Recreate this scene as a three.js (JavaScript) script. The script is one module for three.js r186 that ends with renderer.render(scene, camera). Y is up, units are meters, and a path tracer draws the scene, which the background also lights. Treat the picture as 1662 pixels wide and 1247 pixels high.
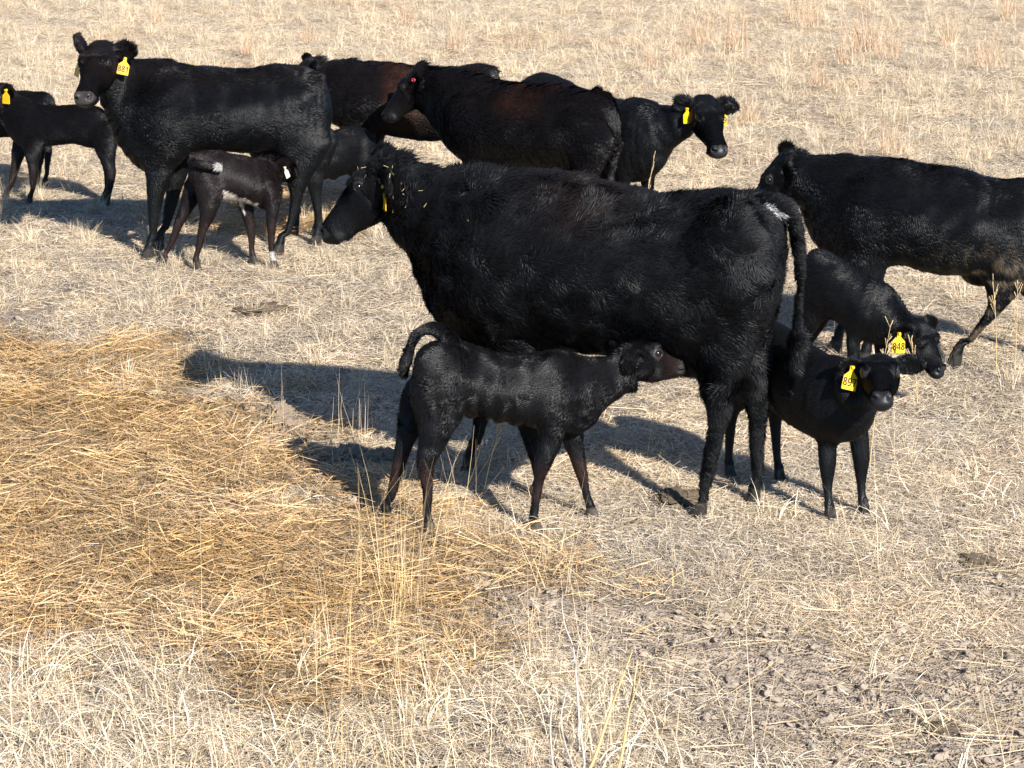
import * as THREE from 'three';
import { mergeGeometries } from 'three/addons/utils/BufferGeometryUtils.js';
import { ImprovedNoise } from 'three/addons/math/ImprovedNoise.js';
import { Sky } from 'three/addons/objects/Sky.js';

// ---------------------------------------------------------------- camera, sky, sun, exposure
const V = (x, y, z) => new THREE.Vector3(x, y, z);
const scene = new THREE.Scene();
const FOCAL = 3910, PITCH = Math.atan(1033 / 3910), EYE = 3.3;          // a long lens held 3.3 m above the pasture
const camera = new THREE.PerspectiveCamera(2 * Math.atan(623.5 / FOCAL) * 180 / Math.PI, 1662 / 1247, 0.1, 900);
camera.position.set(0, EYE, 0);
camera.rotation.set(-PITCH, 0, 0);
const sunDir = V(0.79, 1, 1.45).normalize();
const sky = new Sky();
sky.name = 'sky'; sky.scale.setScalar(700); sky.userData.kind = 'structure';
Object.assign(sky.material.uniforms.turbidity, { value: 1.6 });
sky.material.uniforms.rayleigh.value = 1.1;
sky.material.uniforms.mieCoefficient.value = 0.003;
sky.material.uniforms.mieDirectionalG.value = 0.8;
sky.material.uniforms.sunPosition.value.copy(sunDir).multiplyScalar(1000);
scene.add(sky);
scene.environmentIntensity = 0.13;
const sun = new THREE.DirectionalLight(new THREE.Color(1, 0.955, 0.88), 4.6);
sun.name = 'sun';
sun.position.set(0, 0, -13).addScaledVector(sunDir, 40);
sun.target.position.set(0, 0, -13);
sun.castShadow = true; sun.shadow.mapSize.set(4096, 4096);
Object.assign(sun.shadow.camera, { left: -14, right: 14, top: 14, bottom: -14, near: 1, far: 90 });
scene.add(sun, sun.target);
const renderer = new THREE.WebGLRenderer({ antialias: true });
renderer.toneMapping = THREE.LinearToneMapping;
renderer.toneMappingExposure = 2.22;
renderer.shadowMap.enabled = true;

// ---------------------------------------------------------------- helpers
let seed = 1;
const reseed = (s) => { seed = s >>> 0; };
function rnd() { seed = (seed + 0x6d2b79f5) >>> 0; let t = seed; t = Math.imul(t ^ (t >>> 15), t | 1); t ^= t + Math.imul(t ^ (t >>> 7), t | 61); return ((t ^ (t >>> 14)) >>> 0) / 4294967296; }
const rr = (a, b) => a + (b - a) * rnd();
const clamp = (x, a, b) => Math.min(b, Math.max(a, x));
const sstep = (a, b, x) => { const t = clamp((x - a) / (b - a), 0, 1); return t * t * (3 - 2 * t); };
const N = new ImprovedNoise();
const noise = (x, y, z = 0.37) => N.noise(x + 31.7, y + 17.3, z + 5.1);
const fbm = (x, y, z = 0.37) => noise(x, y, z) * 0.55 + noise(x * 2.1, y * 2.1, z * 2.1) * 0.3 + noise(x * 4.3, y * 4.3, z * 4.3) * 0.15;
const used = {};
function numbered(name) { const n = used[name] = (used[name] ?? -1) + 1; return n ? name + '_' + String(n).padStart(3, '0') : name; }
function thing(o, name, label, category, group) {
  o.name = numbered(name); o.userData = { label, category }; if (group) o.userData.group = group;
  scene.add(o); return o;
}
const shade = (o) => { o.castShadow = o.receiveShadow = true; return o; };
const std = (o) => new THREE.MeshStandardMaterial(o), phys = (o) => new THREE.MeshPhysicalMaterial(o);
// a sight line through a place measured on the photograph (1662 x 1247), used to lay the animals out in their own upright planes
const CP = Math.cos(PITCH), SP = Math.sin(PITCH);
const ray = (px, py) => { const u = (px - 831) / FOCAL, v = (py - 623.5) / FOCAL; return V(u, -SP - v * CP, -CP + v * SP); };
const onGround = (px, py, h = 0) => { const d = ray(px, py); return d.multiplyScalar((h - EYE) / d.y).setY(h); };

// ---------------------------------------------------------------- ground
function inPoly(p, x, z) {                        // signed distance, negative inside
  let d = 1e9, inside = false;
  for (let i = 0, j = p.length - 1; i < p.length; j = i++) {
    const [ax, az] = p[i], [bx, bz] = p[j], ex = bx - ax, ez = bz - az, t = clamp(((x - ax) * ex + (z - az) * ez) / (ex * ex + ez * ez), 0, 1);
    d = Math.min(d, Math.hypot(x - ax - ex * t, z - az - ez * t));
    if ((az > z) !== (bz > z) && x < ax + (z - az) / (bz - az) * (bx - ax)) inside = !inside;
  }
  return inside ? -d : d;
}
const HAY = [[-3.9, -13.9], [-3.05, -13.9], [-2.2, -13.5], [-1.75, -12.7], [-1.25, -11.75], [-0.85, -11.0], [-0.52, -10.1], [-0.1, -9.75], [0.2, -9.62], [-0.1, -9.35], [-0.5, -9.0], [-0.45, -8.35], [-0.9, -8.15], [-1.5, -8.8], [-2.3, -9.35], [-3.9, -10.2]];
const HAY2 = [[-2.6, -18.6], [-1.6, -18.9], [-1.15, -18.0], [-1.1, -16.8], [-1.7, -16.9], [-2.7, -17.6]];
const SOIL = [[-0.42, -9.85], [0.2, -9.5], [0.8, -9.1], [1.9, -8.6], [3.0, -8.3], [3.0, -7.0], [1.2, -7.3], [0.75, -8.05], [0.35, -8.5], [-0.1, -8.95]];
const SOIL2 = [[-3.9, -14.8], [-2.3, -14.3], [-2.2, -13.9], [-3.0, -13.7], [-3.9, -13.9]];
const SOIL3 = [[-1.5, -12.4], [-1.0, -12.3], [-0.55, -11.1], [-0.5, -10.3], [-0.85, -10.6], [-1.25, -11.6]];
const hayAt = (x, z) => Math.max(sstep(0.55, -0.55, inPoly(HAY, x, z) + 0.45 * fbm(x * 1.6, z * 1.6, 3) + 0.3 * fbm(x * 5, z * 5, 13)), 0.75 * sstep(0.2, -0.25, inPoly(HAY2, x, z) + 0.25 * fbm(x * 2, z * 2, 5)));
const soilAt = (x, z) => {
  const n = 0.45 * fbm(x * 2.3, z * 2.3, 7);
  const a = Math.max(sstep(0.2, -0.15, inPoly(SOIL, x, z) + n), 0.7 * sstep(0.2, -0.15, inPoly(SOIL2, x, z) + n), 0.7 * sstep(0.15, -0.12, inPoly(SOIL3, x, z) + n));
  return Math.max(a, 0.75 * sstep(0.28, 0.5, fbm(x * 0.9, z * 0.9, 11)) * sstep(-24, -14, z));
};
const lowHeight = (x, z) => 0.018 * fbm(x * 0.55, z * 0.55, 2) + 0.010 * fbm(x * 2.2, z * 2.2, 4);
function groundHeight(x, z) {
  const s = soilAt(x, z), r = 1 - Math.abs(fbm(x * 7, z * 7, 9)) * 2;
  return lowHeight(x, z) + s * (0.03 * fbm(x * 5, z * 5, 6) + 0.014 * r * r + 0.022 * fbm(x * 15, z * 15, 8)) - 0.012 * s - 0.062;
}
{
  const xs = [], zs = [];
  for (let i = 0; i <= 260; i++) xs.push(-4.6 + i * 9.2 / 260);
  for (let k = 1, s = 0.04; k < 70; k++) { s *= 1.11; xs.push(xs[xs.length - 1] + s); xs.unshift(xs[0] - s); if (xs[xs.length - 1] > 420) break; }
  for (let z = -6.6; z > -15; z -= 0.03) zs.push(z);
  for (let s = 0.03; zs[zs.length - 1] > -600;) { s *= 1.035; zs.push(zs[zs.length - 1] - s); }
  for (let s = 0.1; zs[0] < 200;) { s *= 1.3; zs.unshift(zs[0] + s); }
  const nx = xs.length, nz = zs.length, pos = new Float32Array(nx * nz * 3), col = new Float32Array(nx * nz * 3), uv = new Float32Array(nx * nz * 2), idx = [];
  for (let j = 0; j < nz; j++) for (let i = 0; i < nx; i++) {
    const x = xs[i], z = zs[j], o = j * nx + i, far = Math.hypot(x, z) > 60;
    pos.set([x, far ? 0 : groundHeight(x, z), z], o * 3); uv.set([x, z], o * 2);
    const s = far ? 0 : soilAt(x, z), h = far ? 0 : hayAt(x, z), n = 1 + 0.35 * fbm(x * 3.1, z * 3.1, 1), w = sstep(-22, -30, z);
    const c = [0, 1, 2].map((k) => { const a = [0.20, 0.165, 0.125][k], b = [0.39, 0.318, 0.245][k], d = [0.14, 0.09, 0.042][k], e = [0.48, 0.395, 0.295][k]; let v = a + (b - a) * s; v += (d - v) * h * (1 - 0.5 * s); return (v + (e - v) * w) * n; });
    col.set(c, o * 3);
    if (i < nx - 1 && j < nz - 1) idx.push(o, o + 1, o + nx, o + 1, o + nx + 1, o + nx);
  }
  const g = new THREE.BufferGeometry();
  g.setAttribute('position', new THREE.BufferAttribute(pos, 3)); g.setAttribute('color', new THREE.BufferAttribute(col, 3)); g.setAttribute('uv', new THREE.BufferAttribute(uv, 2));
  g.setIndex(idx); g.computeVertexNormals();
  const S = 512, data = new Uint8Array(S * S * 4);                     // crumbly soil: tone and fine relief, 1 m across
  const tile = (x, y, f, z) => { const u = x / S, v = y / S, n = (a, b) => noise(a * f, b * f, z); return n(u, v) * (1 - u) * (1 - v) + n(u - 1, v) * u * (1 - v) + n(u, v - 1) * (1 - u) * v + n(u - 1, v - 1) * u * v; };
  for (let y = 0; y < S; y++) for (let x = 0; x < S; x++) {
    const t = clamp(0.9 + 0.35 * tile(x, y, 9, 1) + 0.55 * tile(x, y, 26, 2) + 0.6 * tile(x, y, 70, 3), 0, 1);
    data.set([t * 255, t * 250, t * 244, 255], (y * S + x) * 4);
  }
  const mk = (srgb) => { const t = new THREE.DataTexture(data, S, S); t.wrapS = t.wrapT = THREE.RepeatWrapping; t.magFilter = THREE.LinearFilter; if (srgb) t.colorSpace = THREE.SRGBColorSpace; t.repeat.set(1.7, 1.7); t.needsUpdate = true; return t; };
  const ground = shade(new THREE.Mesh(g, std({ vertexColors: true, map: mk(true), bumpMap: mk(false), bumpScale: 0.02, roughness: 0.95 })));
  ground.name = 'ground'; ground.userData = { kind: 'structure', label: 'pale trampled winter pasture ground' };
  scene.add(ground);
}

// ---------------------------------------------------------------- solid modelling: tubes of elliptical section joined with a smooth minimum, meshed by surface nets
class Solid {
  constructor(cell) { this.h = cell; this.ops = []; }
  // st: stations { c: centre, u: half-height vector direction, a: half height, b: half width, s: side direction }
  tube(st, k = 0.05, sub = 3) { this.ops.push({ st: refine(st, sub), k }); return this; }
  ball(c, r, k = 0.03) { this.ops.push({ ball: c, r, k }); return this; }
  cut(c, r, k = 0.01) { this.ops.push({ ball: c, r, k, cut: true }); return this; }
  cutTube(st, k = 0.008, sub = 4) { this.ops.push({ st: refine(st, sub), k, cut: true }); return this; }
  build(shrink = 0, wobble = null) {
    const h = this.h, lo = V(1e9, 1e9, 1e9), hi = V(-1e9, -1e9, -1e9);
    for (const o of this.ops) {
      if (o.cut) continue;
      if (o.ball) { lo.min(o.ball.clone().sub(o.r)); hi.max(o.ball.clone().add(o.r)); }
      else for (const q of o.st) { const r = Math.max(q.a, q.b); lo.min(q.c.clone().subScalar(r)); hi.max(q.c.clone().addScalar(r)); }
    }
    lo.subScalar(h * 3); hi.addScalar(h * 3);
    const nx = Math.ceil((hi.x - lo.x) / h) + 1, ny = Math.ceil((hi.y - lo.y) / h) + 1, nz = Math.ceil((hi.z - lo.z) / h) + 1, n = nx * ny * nz;
    const D = new Float32Array(n).fill(0.4), T = new Float32Array(n);
    const range = (a, b, l, m) => [Math.max(0, Math.floor((a - l) / h)), Math.min(m - 1, Math.ceil((b - l) / h))];
    for (const o of this.ops) {
      const k = o.k, mar = k + 2.5 * h;
      let l = V(1e9, 1e9, 1e9), u = V(-1e9, -1e9, -1e9);
      const boxes = [];
      if (o.ball) { l = o.ball.clone().sub(o.r).subScalar(mar); u = o.ball.clone().add(o.r).addScalar(mar); }
      else for (let i = 0; i + 1 < o.st.length; i++) {
        const bl = V(1e9, 1e9, 1e9), bu = V(-1e9, -1e9, -1e9);
        for (const q of [o.st[i], o.st[i + 1]]) { const e = V(0, 0, 0).set(...['x', 'y', 'z'].map((c) => Math.hypot(q.u[c] * q.a, q.s[c] * q.b) + 0.5 * Math.min(q.a, q.b))); bl.min(q.c.clone().sub(e)); bu.max(q.c.clone().add(e)); }
        bl.subScalar(mar); bu.addScalar(mar); boxes.push([bl, bu]); l.min(bl); u.max(bu);
      }
      const [x0, x1] = range(l.x, u.x, lo.x, nx), [y0, y1] = range(l.y, u.y, lo.y, ny), [z0, z1] = range(l.z, u.z, lo.z, nz);
      for (let z = z0; z <= z1; z++) for (let y = y0; y <= y1; y++) { const r = (z * ny + y) * nx; T.fill(9, r + x0, r + x1 + 1); }
      if (o.ball) {
        const c = o.ball, r = o.r;
        for (let z = z0; z <= z1; z++) for (let y = y0; y <= y1; y++) for (let x = x0; x <= x1; x++) {
          const px = lo.x + x * h - c.x, py = lo.y + y * h - c.y, pz = lo.z + z * h - c.z;
          const k0 = Math.hypot(px / r.x, py / r.y, pz / r.z), k1 = Math.hypot(px / r.x ** 2, py / r.y ** 2, pz / r.z ** 2);
          T[(z * ny + y) * nx + x] = k1 < 1e-6 ? -Math.min(r.x, r.y, r.z) : k0 * (k0 - 1) / k1;
        }
      } else boxes.forEach(([bl, bu], i) => {
        const p = o.st[i], q = o.st[i + 1], ax = q.c.clone().sub(p.c), len = ax.length(); if (len < 1e-6) return;
        const up = p.u.clone().add(q.u).normalize(), sd = p.s.clone().add(q.s).normalize(), nn = new THREE.Vector3().crossVectors(up, sd).normalize();
        let an = ax.dot(nn); if (an < 0) { nn.negate(); an = -an; } an = Math.max(an, 1e-5);
        const s2 = new THREE.Vector3().crossVectors(nn, up).normalize();
        const [i0, i1] = range(bl.x, bu.x, lo.x, nx), [j0, j1] = range(bl.y, bu.y, lo.y, ny), [k0_, k1_] = range(bl.z, bu.z, lo.z, nz);
        for (let z = k0_; z <= k1_; z++) for (let y = j0; y <= j1; y++) for (let x = i0; x <= i1; x++) {
          const dx = lo.x + x * h - p.c.x, dy = lo.y + y * h - p.c.y, dz = lo.z + z * h - p.c.z;
          let t = (dx * nn.x + dy * nn.y + dz * nn.z) / an; t = t < 0 ? 0 : t > 1 ? 1 : t;
          const ex = dx - ax.x * t, ey = dy - ax.y * t, ez = dz - ax.z * t, a = p.a + (q.a - p.a) * t, b = p.b + (q.b - p.b) * t, w = 0.55 * Math.min(a, b);
          const A = (ex * up.x + ey * up.y + ez * up.z) / a, B = (ex * s2.x + ey * s2.y + ez * s2.z) / b, W = (ex * nn.x + ey * nn.y + ez * nn.z) / w;
          const q0 = Math.sqrt(A * A + B * B + W * W), q1 = Math.sqrt(A * A / (a * a) + B * B / (b * b) + W * W / (w * w)), d = q1 < 1e-5 ? -w : q0 * (q0 - 1) / q1;
          const at = (z * ny + y) * nx + x; if (d < T[at]) T[at] = d;
        }
      });
      for (let z = z0; z <= z1; z++) for (let y = y0; y <= y1; y++) for (let x = x0; x <= x1; x++) {
        const at = (z * ny + y) * nx + x; let a = D[at], b = T[at]; if (b > 8 && !o.cut) continue;
        if (o.cut) { b = -b; const m = Math.max(k - Math.abs(a - b), 0) / k; D[at] = Math.max(a, b) + m * m * k / 4; } else { const m = Math.max(k - Math.abs(a - b), 0) / k; D[at] = Math.min(a, b) - m * m * k / 4; }
      }
    }
    if (shrink) for (let i = 0; i < n; i++) D[i] += shrink;
    const map = new Int32Array(n).fill(-1), P = [], I = [];
    const off = [0, 1, nx, nx + 1, nx * ny, nx * ny + 1, nx * ny + nx, nx * ny + nx + 1], E = [[0, 1], [2, 3], [4, 5], [6, 7], [0, 2], [1, 3], [4, 6], [5, 7], [0, 4], [1, 5], [2, 6], [3, 7]];
    for (let z = 0; z < nz - 1; z++) for (let y = 0; y < ny - 1; y++) for (let x = 0; x < nx - 1; x++) {
      const at = (z * ny + y) * nx + x; let m = 0;
      for (let c = 0; c < 8; c++) if (D[at + off[c]] < 0) m |= 1 << c;
      if (m === 0 || m === 255) continue;
      let sx = 0, sy = 0, sz = 0, cnt = 0;
      for (const [a, b] of E) {
        const da = D[at + off[a]], db = D[at + off[b]]; if ((da < 0) === (db < 0)) continue;
        const t = da / (da - db);
        sx += (a & 1) + t * ((b & 1) - (a & 1)); sy += ((a >> 1) & 1) + t * (((b >> 1) & 1) - ((a >> 1) & 1)); sz += (a >> 2) + t * ((b >> 2) - (a >> 2)); cnt++;
      }
      map[at] = P.length / 3; P.push(lo.x + (x + sx / cnt) * h, lo.y + (y + sy / cnt) * h, lo.z + (z + sz / cnt) * h);
    }
    const quad = (a, b, c, d, flip) => { if (a < 0 || b < 0 || c < 0 || d < 0) return; if (flip) I.push(a, c, b, b, c, d); else I.push(a, b, c, b, d, c); };
    for (let z = 1; z < nz - 1; z++) for (let y = 1; y < ny - 1; y++) for (let x = 1; x < nx - 1; x++) {
      const at = (z * ny + y) * nx + x, s = D[at] < 0;
      if (s !== (D[at + 1] < 0)) quad(map[at - nx - nx * ny], map[at - nx * ny], map[at - nx], map[at], !s);
      if (s !== (D[at + nx] < 0)) quad(map[at - 1 - nx * ny], map[at - nx * ny], map[at - 1], map[at], s);
      if (s !== (D[at + nx * ny] < 0)) quad(map[at - 1 - nx], map[at - nx], map[at - 1], map[at], !s);
    }
    const g = new THREE.BufferGeometry();
    g.setAttribute('position', new THREE.Float32BufferAttribute(P, 3)); g.setIndex(I); g.computeVertexNormals();
    if (wobble) {
      const p = g.attributes.position, nn = g.attributes.normal;
      for (let i = 0; i < p.count; i++) { const w = wobble(p.getX(i), p.getY(i), p.getZ(i)); p.setXYZ(i, p.getX(i) + nn.getX(i) * w, p.getY(i) + nn.getY(i) * w, p.getZ(i) + nn.getZ(i) * w); }
      g.computeVertexNormals();
    }
    return g;
  }
}
function refine(st, sub) {
  if (sub < 2) return st;
  const out = [], cr = (a, b, c, d, t) => 0.5 * (2 * b + (c - a) * t + (2 * a - 5 * b + 4 * c - d) * t * t + (3 * b - a - 3 * c + d) * t * t * t);
  for (let i = 0; i + 1 < st.length; i++) {
    const p = [st[Math.max(0, i - 1)], st[i], st[i + 1], st[Math.min(st.length - 1, i + 2)]];
    for (let j = 0; j < sub; j++) {
      const t = j / sub, v = (f) => V(...['x', 'y', 'z'].map((c) => cr(p[0][f][c], p[1][f][c], p[2][f][c], p[3][f][c], t))), m = Math.min(p[1].a, p[2].a), mb = Math.min(p[1].b, p[2].b);
      out.push({ c: v('c'), u: p[1].u.clone().lerp(p[2].u, t).normalize(), s: p[1].s.clone().lerp(p[2].s, t).normalize(), a: Math.max(m * 0.8, cr(p[0].a, p[1].a, p[2].a, p[3].a, t)), b: Math.max(mb * 0.8, cr(p[0].b, p[1].b, p[2].b, p[3].b, t)) });
    }
  }
  out.push(st[st.length - 1]); return out;
}
const Z = V(0, 0, 1), X = V(1, 0, 0);
// stations from pairs of top and bottom points
const span = (list) => list.map(([t, b, w]) => {
  const c = t.clone().add(b).multiplyScalar(0.5), u = t.clone().sub(b), a = u.length() / 2; return { c, u: u.normalize(), s: Z.clone(), a, b: w };
});
// stations from centres, half sizes fore-and-aft and across
const limb = (list) => list.map(([c, a, b]) => ({ c, u: X.clone(), s: Z.clone(), a, b }));

// ---------------------------------------------------------------- cattle
// Head in its own axes: x from the poll towards the muzzle, y out of the forehead, z to the animal's right.
const HEADS = {
  cow: { len: 0.525, prof: [[-0.03, 0.045, -0.05, 0.06], [0.0, 0.07, -0.085, 0.1], [0.06, 0.08, -0.13, 0.118], [0.14, 0.076, -0.172, 0.122], [0.21, 0.062, -0.178, 0.102], [0.29, 0.04, -0.16, 0.077], [0.37, 0.018, -0.138, 0.068], [0.43, 0.004, -0.13, 0.072], [0.48, -0.012, -0.124, 0.074], [0.51, -0.03, -0.112, 0.064], [0.526, -0.05, -0.095, 0.045]], eye: [0.165, 0.018, 0.112], er: 0.021, ear: [0.03, 0.0, 0.1], el: 0.2, ew: 0.062, nos: [0.508, -0.036, 0.043], cheek: [0.13, -0.085, 0.05, 0.085], brow: [0.15, 0.052, 0.082, 0.034] },
  calf: { len: 0.335, prof: [[-0.025, 0.03, -0.04, 0.045], [0.0, 0.05, -0.065, 0.066], [0.045, 0.066, -0.092, 0.08], [0.095, 0.064, -0.112, 0.084], [0.145, 0.048, -0.122, 0.07], [0.195, 0.028, -0.116, 0.054], [0.24, 0.012, -0.109, 0.049], [0.28, -0.001, -0.104, 0.05], [0.308, -0.013, -0.097, 0.047], [0.326, -0.03, -0.084, 0.037]], eye: [0.118, 0.016, 0.082], er: 0.02, ear: [0.025, 0.0, 0.066], el: 0.145, ew: 0.05, nos: [0.318, -0.023, 0.029], cheek: [0.085, -0.05, 0.035, 0.062], brow: [0.105, 0.046, 0.058, 0.022] },
};
function headShape(kind, cell, toHead, ears) {
  const H = HEADS[kind], s = new Solid(cell), e = H.el / 0.2;
  s.tube(H.prof.map(([x, t, b, w]) => ({ c: V(x, (t + b) / 2, 0), u: V(0, 1, 0), s: Z.clone(), a: (t - b) / 2, b: w })), 0.02, 3);
  for (const q of [-1, 1]) {
    s.ball(V(H.cheek[0], H.cheek[1], q * H.cheek[2]), V(H.cheek[3] * 1.1, H.cheek[3] * 0.8, H.cheek[3] * 0.65), 0.04);
    s.ball(V(H.brow[0], H.brow[1], q * H.brow[2]), V(H.brow[3] * 1.5, H.brow[3] * 0.7, H.brow[3] * 0.8), 0.03);
    s.ball(V(H.nos[0] - 0.02, H.nos[1] + 0.004, q * H.nos[2]), V(0.032, 0.026, 0.024).multiplyScalar(H.len / 0.525), 0.02);
    s.ball(V(H.len * 0.86, -H.len * 0.19, q * H.len * 0.085), V(0.05, 0.03, 0.035).multiplyScalar(H.len / 0.525), 0.02);
    s.ball(V(H.eye[0], H.eye[1], q * (H.eye[2] - 0.008)), V(H.er * 1.55, H.er * 1.3, H.er * 0.95), 0.015);
  }
  s.tube([[0.7, 0.05], [0.84, 0.052], [0.93, 0.04]].map(([x, w]) => ({ c: V(H.len * x, -H.len * 0.215, 0), u: V(0, 1, 0), s: Z.clone(), a: H.len * 0.045, b: H.len * w * 1.7 })), 0.015, 3);      // lower jaw and lip
  for (const q of [-1, 1]) {
    s.cut(V(H.eye[0], H.eye[1], q * (H.eye[2] + 0.012)), V(H.er * 1.02, H.er * 0.66, H.er * 0.9), 0.008);
    s.cutTube([[0, 0.004, 0], [-0.016, -0.004, 0.008], [-0.03, 0.004, 0.01]].map(([x, y, z]) => ({ c: V(H.nos[0] + 0.012 + x, H.nos[1] + y, q * (H.nos[2] + z)), u: V(0, 1, 0), s: Z.clone(), a: 0.014 * H.len / 0.525, b: 0.017 * H.len / 0.525 })), 0.008);
    s.cutTube([[0.985, -0.168, 0.0], [0.93, -0.185, 0.09], [0.84, -0.19, 0.14], [0.74, -0.18, 0.145]].map(([x, y, z]) => ({ c: V(H.len * x, H.len * y, q * H.len * z), u: V(0, 1, 0), s: Z.clone(), a: 0.004, b: 0.008 })), 0.008);
  }
  const at = {};
  for (const q of [-1, 1]) {
    const E = ears[q < 0 ? 'L' : 'R']; if (!E) continue;
    const d = toHead(V(...E.dir)).normalize(), f0 = toHead(V(...E.face)), f = f0.clone().addScaledVector(d, -f0.dot(d)).normalize(), w = new THREE.Vector3().crossVectors(d, f).normalize();
    const L = H.el * (E.len ?? 1), root = V(H.ear[0], H.ear[1], q * H.ear[2]).addScaledVector(d, -0.02);
    const P = (t) => root.clone().addScaledVector(d, L * t).addScaledVector(f, -0.1 * L * Math.sin(t * 3.1));
    const leaf = [[0, 0.5, 0.026], [0.12, 0.55, 0.024], [0.3, 0.82, 0.019], [0.52, 1, 0.015], [0.72, 0.95, 0.012], [0.88, 0.66, 0.010], [1, 0.22, 0.008]];
    s.tube(leaf.map(([t, a, b]) => ({ c: P(t), u: w.clone(), s: f.clone(), a: H.ew * a, b: b * e })), 0.022, 3);
    s.cutTube(leaf.slice(1, 6).map(([t, a, b]) => ({ c: P(t).addScaledVector(f, b * e * 1.0), u: w.clone(), s: f.clone(), a: H.ew * a * 0.72, b: b * e * 0.72 })), 0.006, 3);
    at[q < 0 ? 'L' : 'R'] = { mid: P(0.5), low: P(0.48).addScaledVector(w, (toHead(V(0, -1, 0)).dot(w) > 0 ? 1 : -1) * H.ew * 0.45), f, d };
  }
  return { geo: s.build(0), H, at };
}
const skinMat = phys({ vertexColors: true, roughness: 0.45, specularIntensity: 0.5 });
const eyeMat = phys({ color: new THREE.Color(0.006, 0.005, 0.005), roughness: 0.12 });
const shagMat = phys({ color: 0xffffff, roughness: 0.5, specularIntensity: 0.45 });
const hairMat = phys({ color: 0xffffff, roughness: 0.37, specularIntensity: 0.42 });

// a lock of hair: x along the lie of the coat, y away from the skin
function lockShape(n, sd, lift, curl, gather = 0.45) {
  reseed(sd); const P = [], Nn = [], I = [];
  for (let i = 0; i < n; i++) {
    const r = Math.sqrt(rnd()) * 0.42, a = rnd() * 6.283, x0 = r * Math.cos(a), z0 = r * Math.sin(a), L = rr(0.65, 1.15), yaw = rr(-0.25, 0.25) - z0 * gather, w = rr(0.05, 0.085), li = lift * rr(0.6, 1.4), roll = rr(-0.7, 0.7), cu = curl * rr(-1, 1);
    const o = P.length / 3, pts = [[0, 0], [0.45, li * 0.38], [1, li * 0.55]];
    pts.forEach(([t, y], k) => {
      const yy = yaw + cu * t, cx = x0 + Math.cos(yy) * L * t, cz = z0 + Math.sin(yy) * L * t, cy = y * L - 0.05, ww = k === 2 ? 0 : w * (k ? 0.8 : 1);
      const sx = -Math.sin(yy) * Math.cos(roll), sy = Math.sin(roll), sz = Math.cos(yy) * Math.cos(roll), nx = Math.sin(yy) * Math.sin(roll) - 0.25, ny = Math.cos(roll), nz = -Math.cos(yy) * Math.sin(roll);
      if (k < 2) { P.push(cx - sx * ww, cy - sy * ww, cz - sz * ww, cx + sx * ww, cy + sy * ww, cz + sz * ww); Nn.push(nx * 0.6 - sx * 0.75, ny * 0.6 - sy * 0.75, nz * 0.6 - sz * 0.75, nx * 0.6 + sx * 0.75, ny * 0.6 + sy * 0.75, nz * 0.6 + sz * 0.75); } else { P.push(cx, cy, cz); Nn.push(nx, ny, nz); }
    });
    I.push(o, o + 1, o + 2, o + 1, o + 3, o + 2, o + 2, o + 3, o + 4);
  }
  const g = new THREE.BufferGeometry(); g.setAttribute('position', new THREE.Float32BufferAttribute(P, 3)); g.setAttribute('normal', new THREE.Float32BufferAttribute(Nn, 3)); g.setIndex(I); return g;
}
const LOCKS = { short: lockShape(12, 3, 0.55, 0.3, 0.7), long: lockShape(12, 4, 0.65, 0.45, 1.1), shaggy: lockShape(13, 5, 0.8, 0.55, 1.7) };

const strawBit = new THREE.BoxGeometry(0.022, 0.0016, 0.0022), strawMat = std({ color: new THREE.Color(0.42, 0.31, 0.14), roughness: 0.7 });
const tagCache = {};
const tagShape = new THREE.Shape([[-0.009, 0.004], [0.009, 0.004], [0.011, -0.022], [0.036, -0.046], [0.038, -0.106], [0.034, -0.11], [-0.034, -0.11], [-0.038, -0.106], [-0.036, -0.046], [-0.011, -0.022]].map(([x, y]) => new THREE.Vector2(x, y)));
const tagGeo = new THREE.ExtrudeGeometry(tagShape, { depth: 0.0022, bevelEnabled: true, bevelSize: 0.0008, bevelThickness: 0.0008, bevelSegments: 1 });
function tagMat(text, tone) {
  const key = text + tone; if (tagCache[key]) return tagCache[key];
  const c = document.createElement('canvas'); c.width = c.height = 256; const x = c.getContext('2d');
  x.fillStyle = tone; x.fillRect(0, 0, 256, 256);
  x.fillStyle = '#161208'; x.font = 'bold 118px sans-serif'; x.textAlign = 'center'; x.textBaseline = 'middle'; if (text) x.fillText(text, 128, 164, 158);
  reseed(text.length * 7 + 3); for (let i = 0; i < 260; i++) { x.fillStyle = `rgba(${60 + 40 * rnd() | 0},${45 + 30 * rnd() | 0},10,${(0.05 + 0.16 * rnd()).toFixed(2)})`; const r = 2 + 9 * rnd() * rnd(); x.fillRect(256 * rnd(), 256 * rnd(), r * (1 + rnd()), r); }
  const t = new THREE.CanvasTexture(c); t.colorSpace = THREE.SRGBColorSpace; t.wrapS = t.wrapT = THREE.ClampToEdgeWrapping;
  t.repeat.set(1 / 0.12, 1 / 0.12); t.offset.set(0.5, 1 - 0.004 / 0.12);
  return tagCache[key] = phys({ map: t, roughness: 0.38, clearcoat: 0.3 });
}

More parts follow.
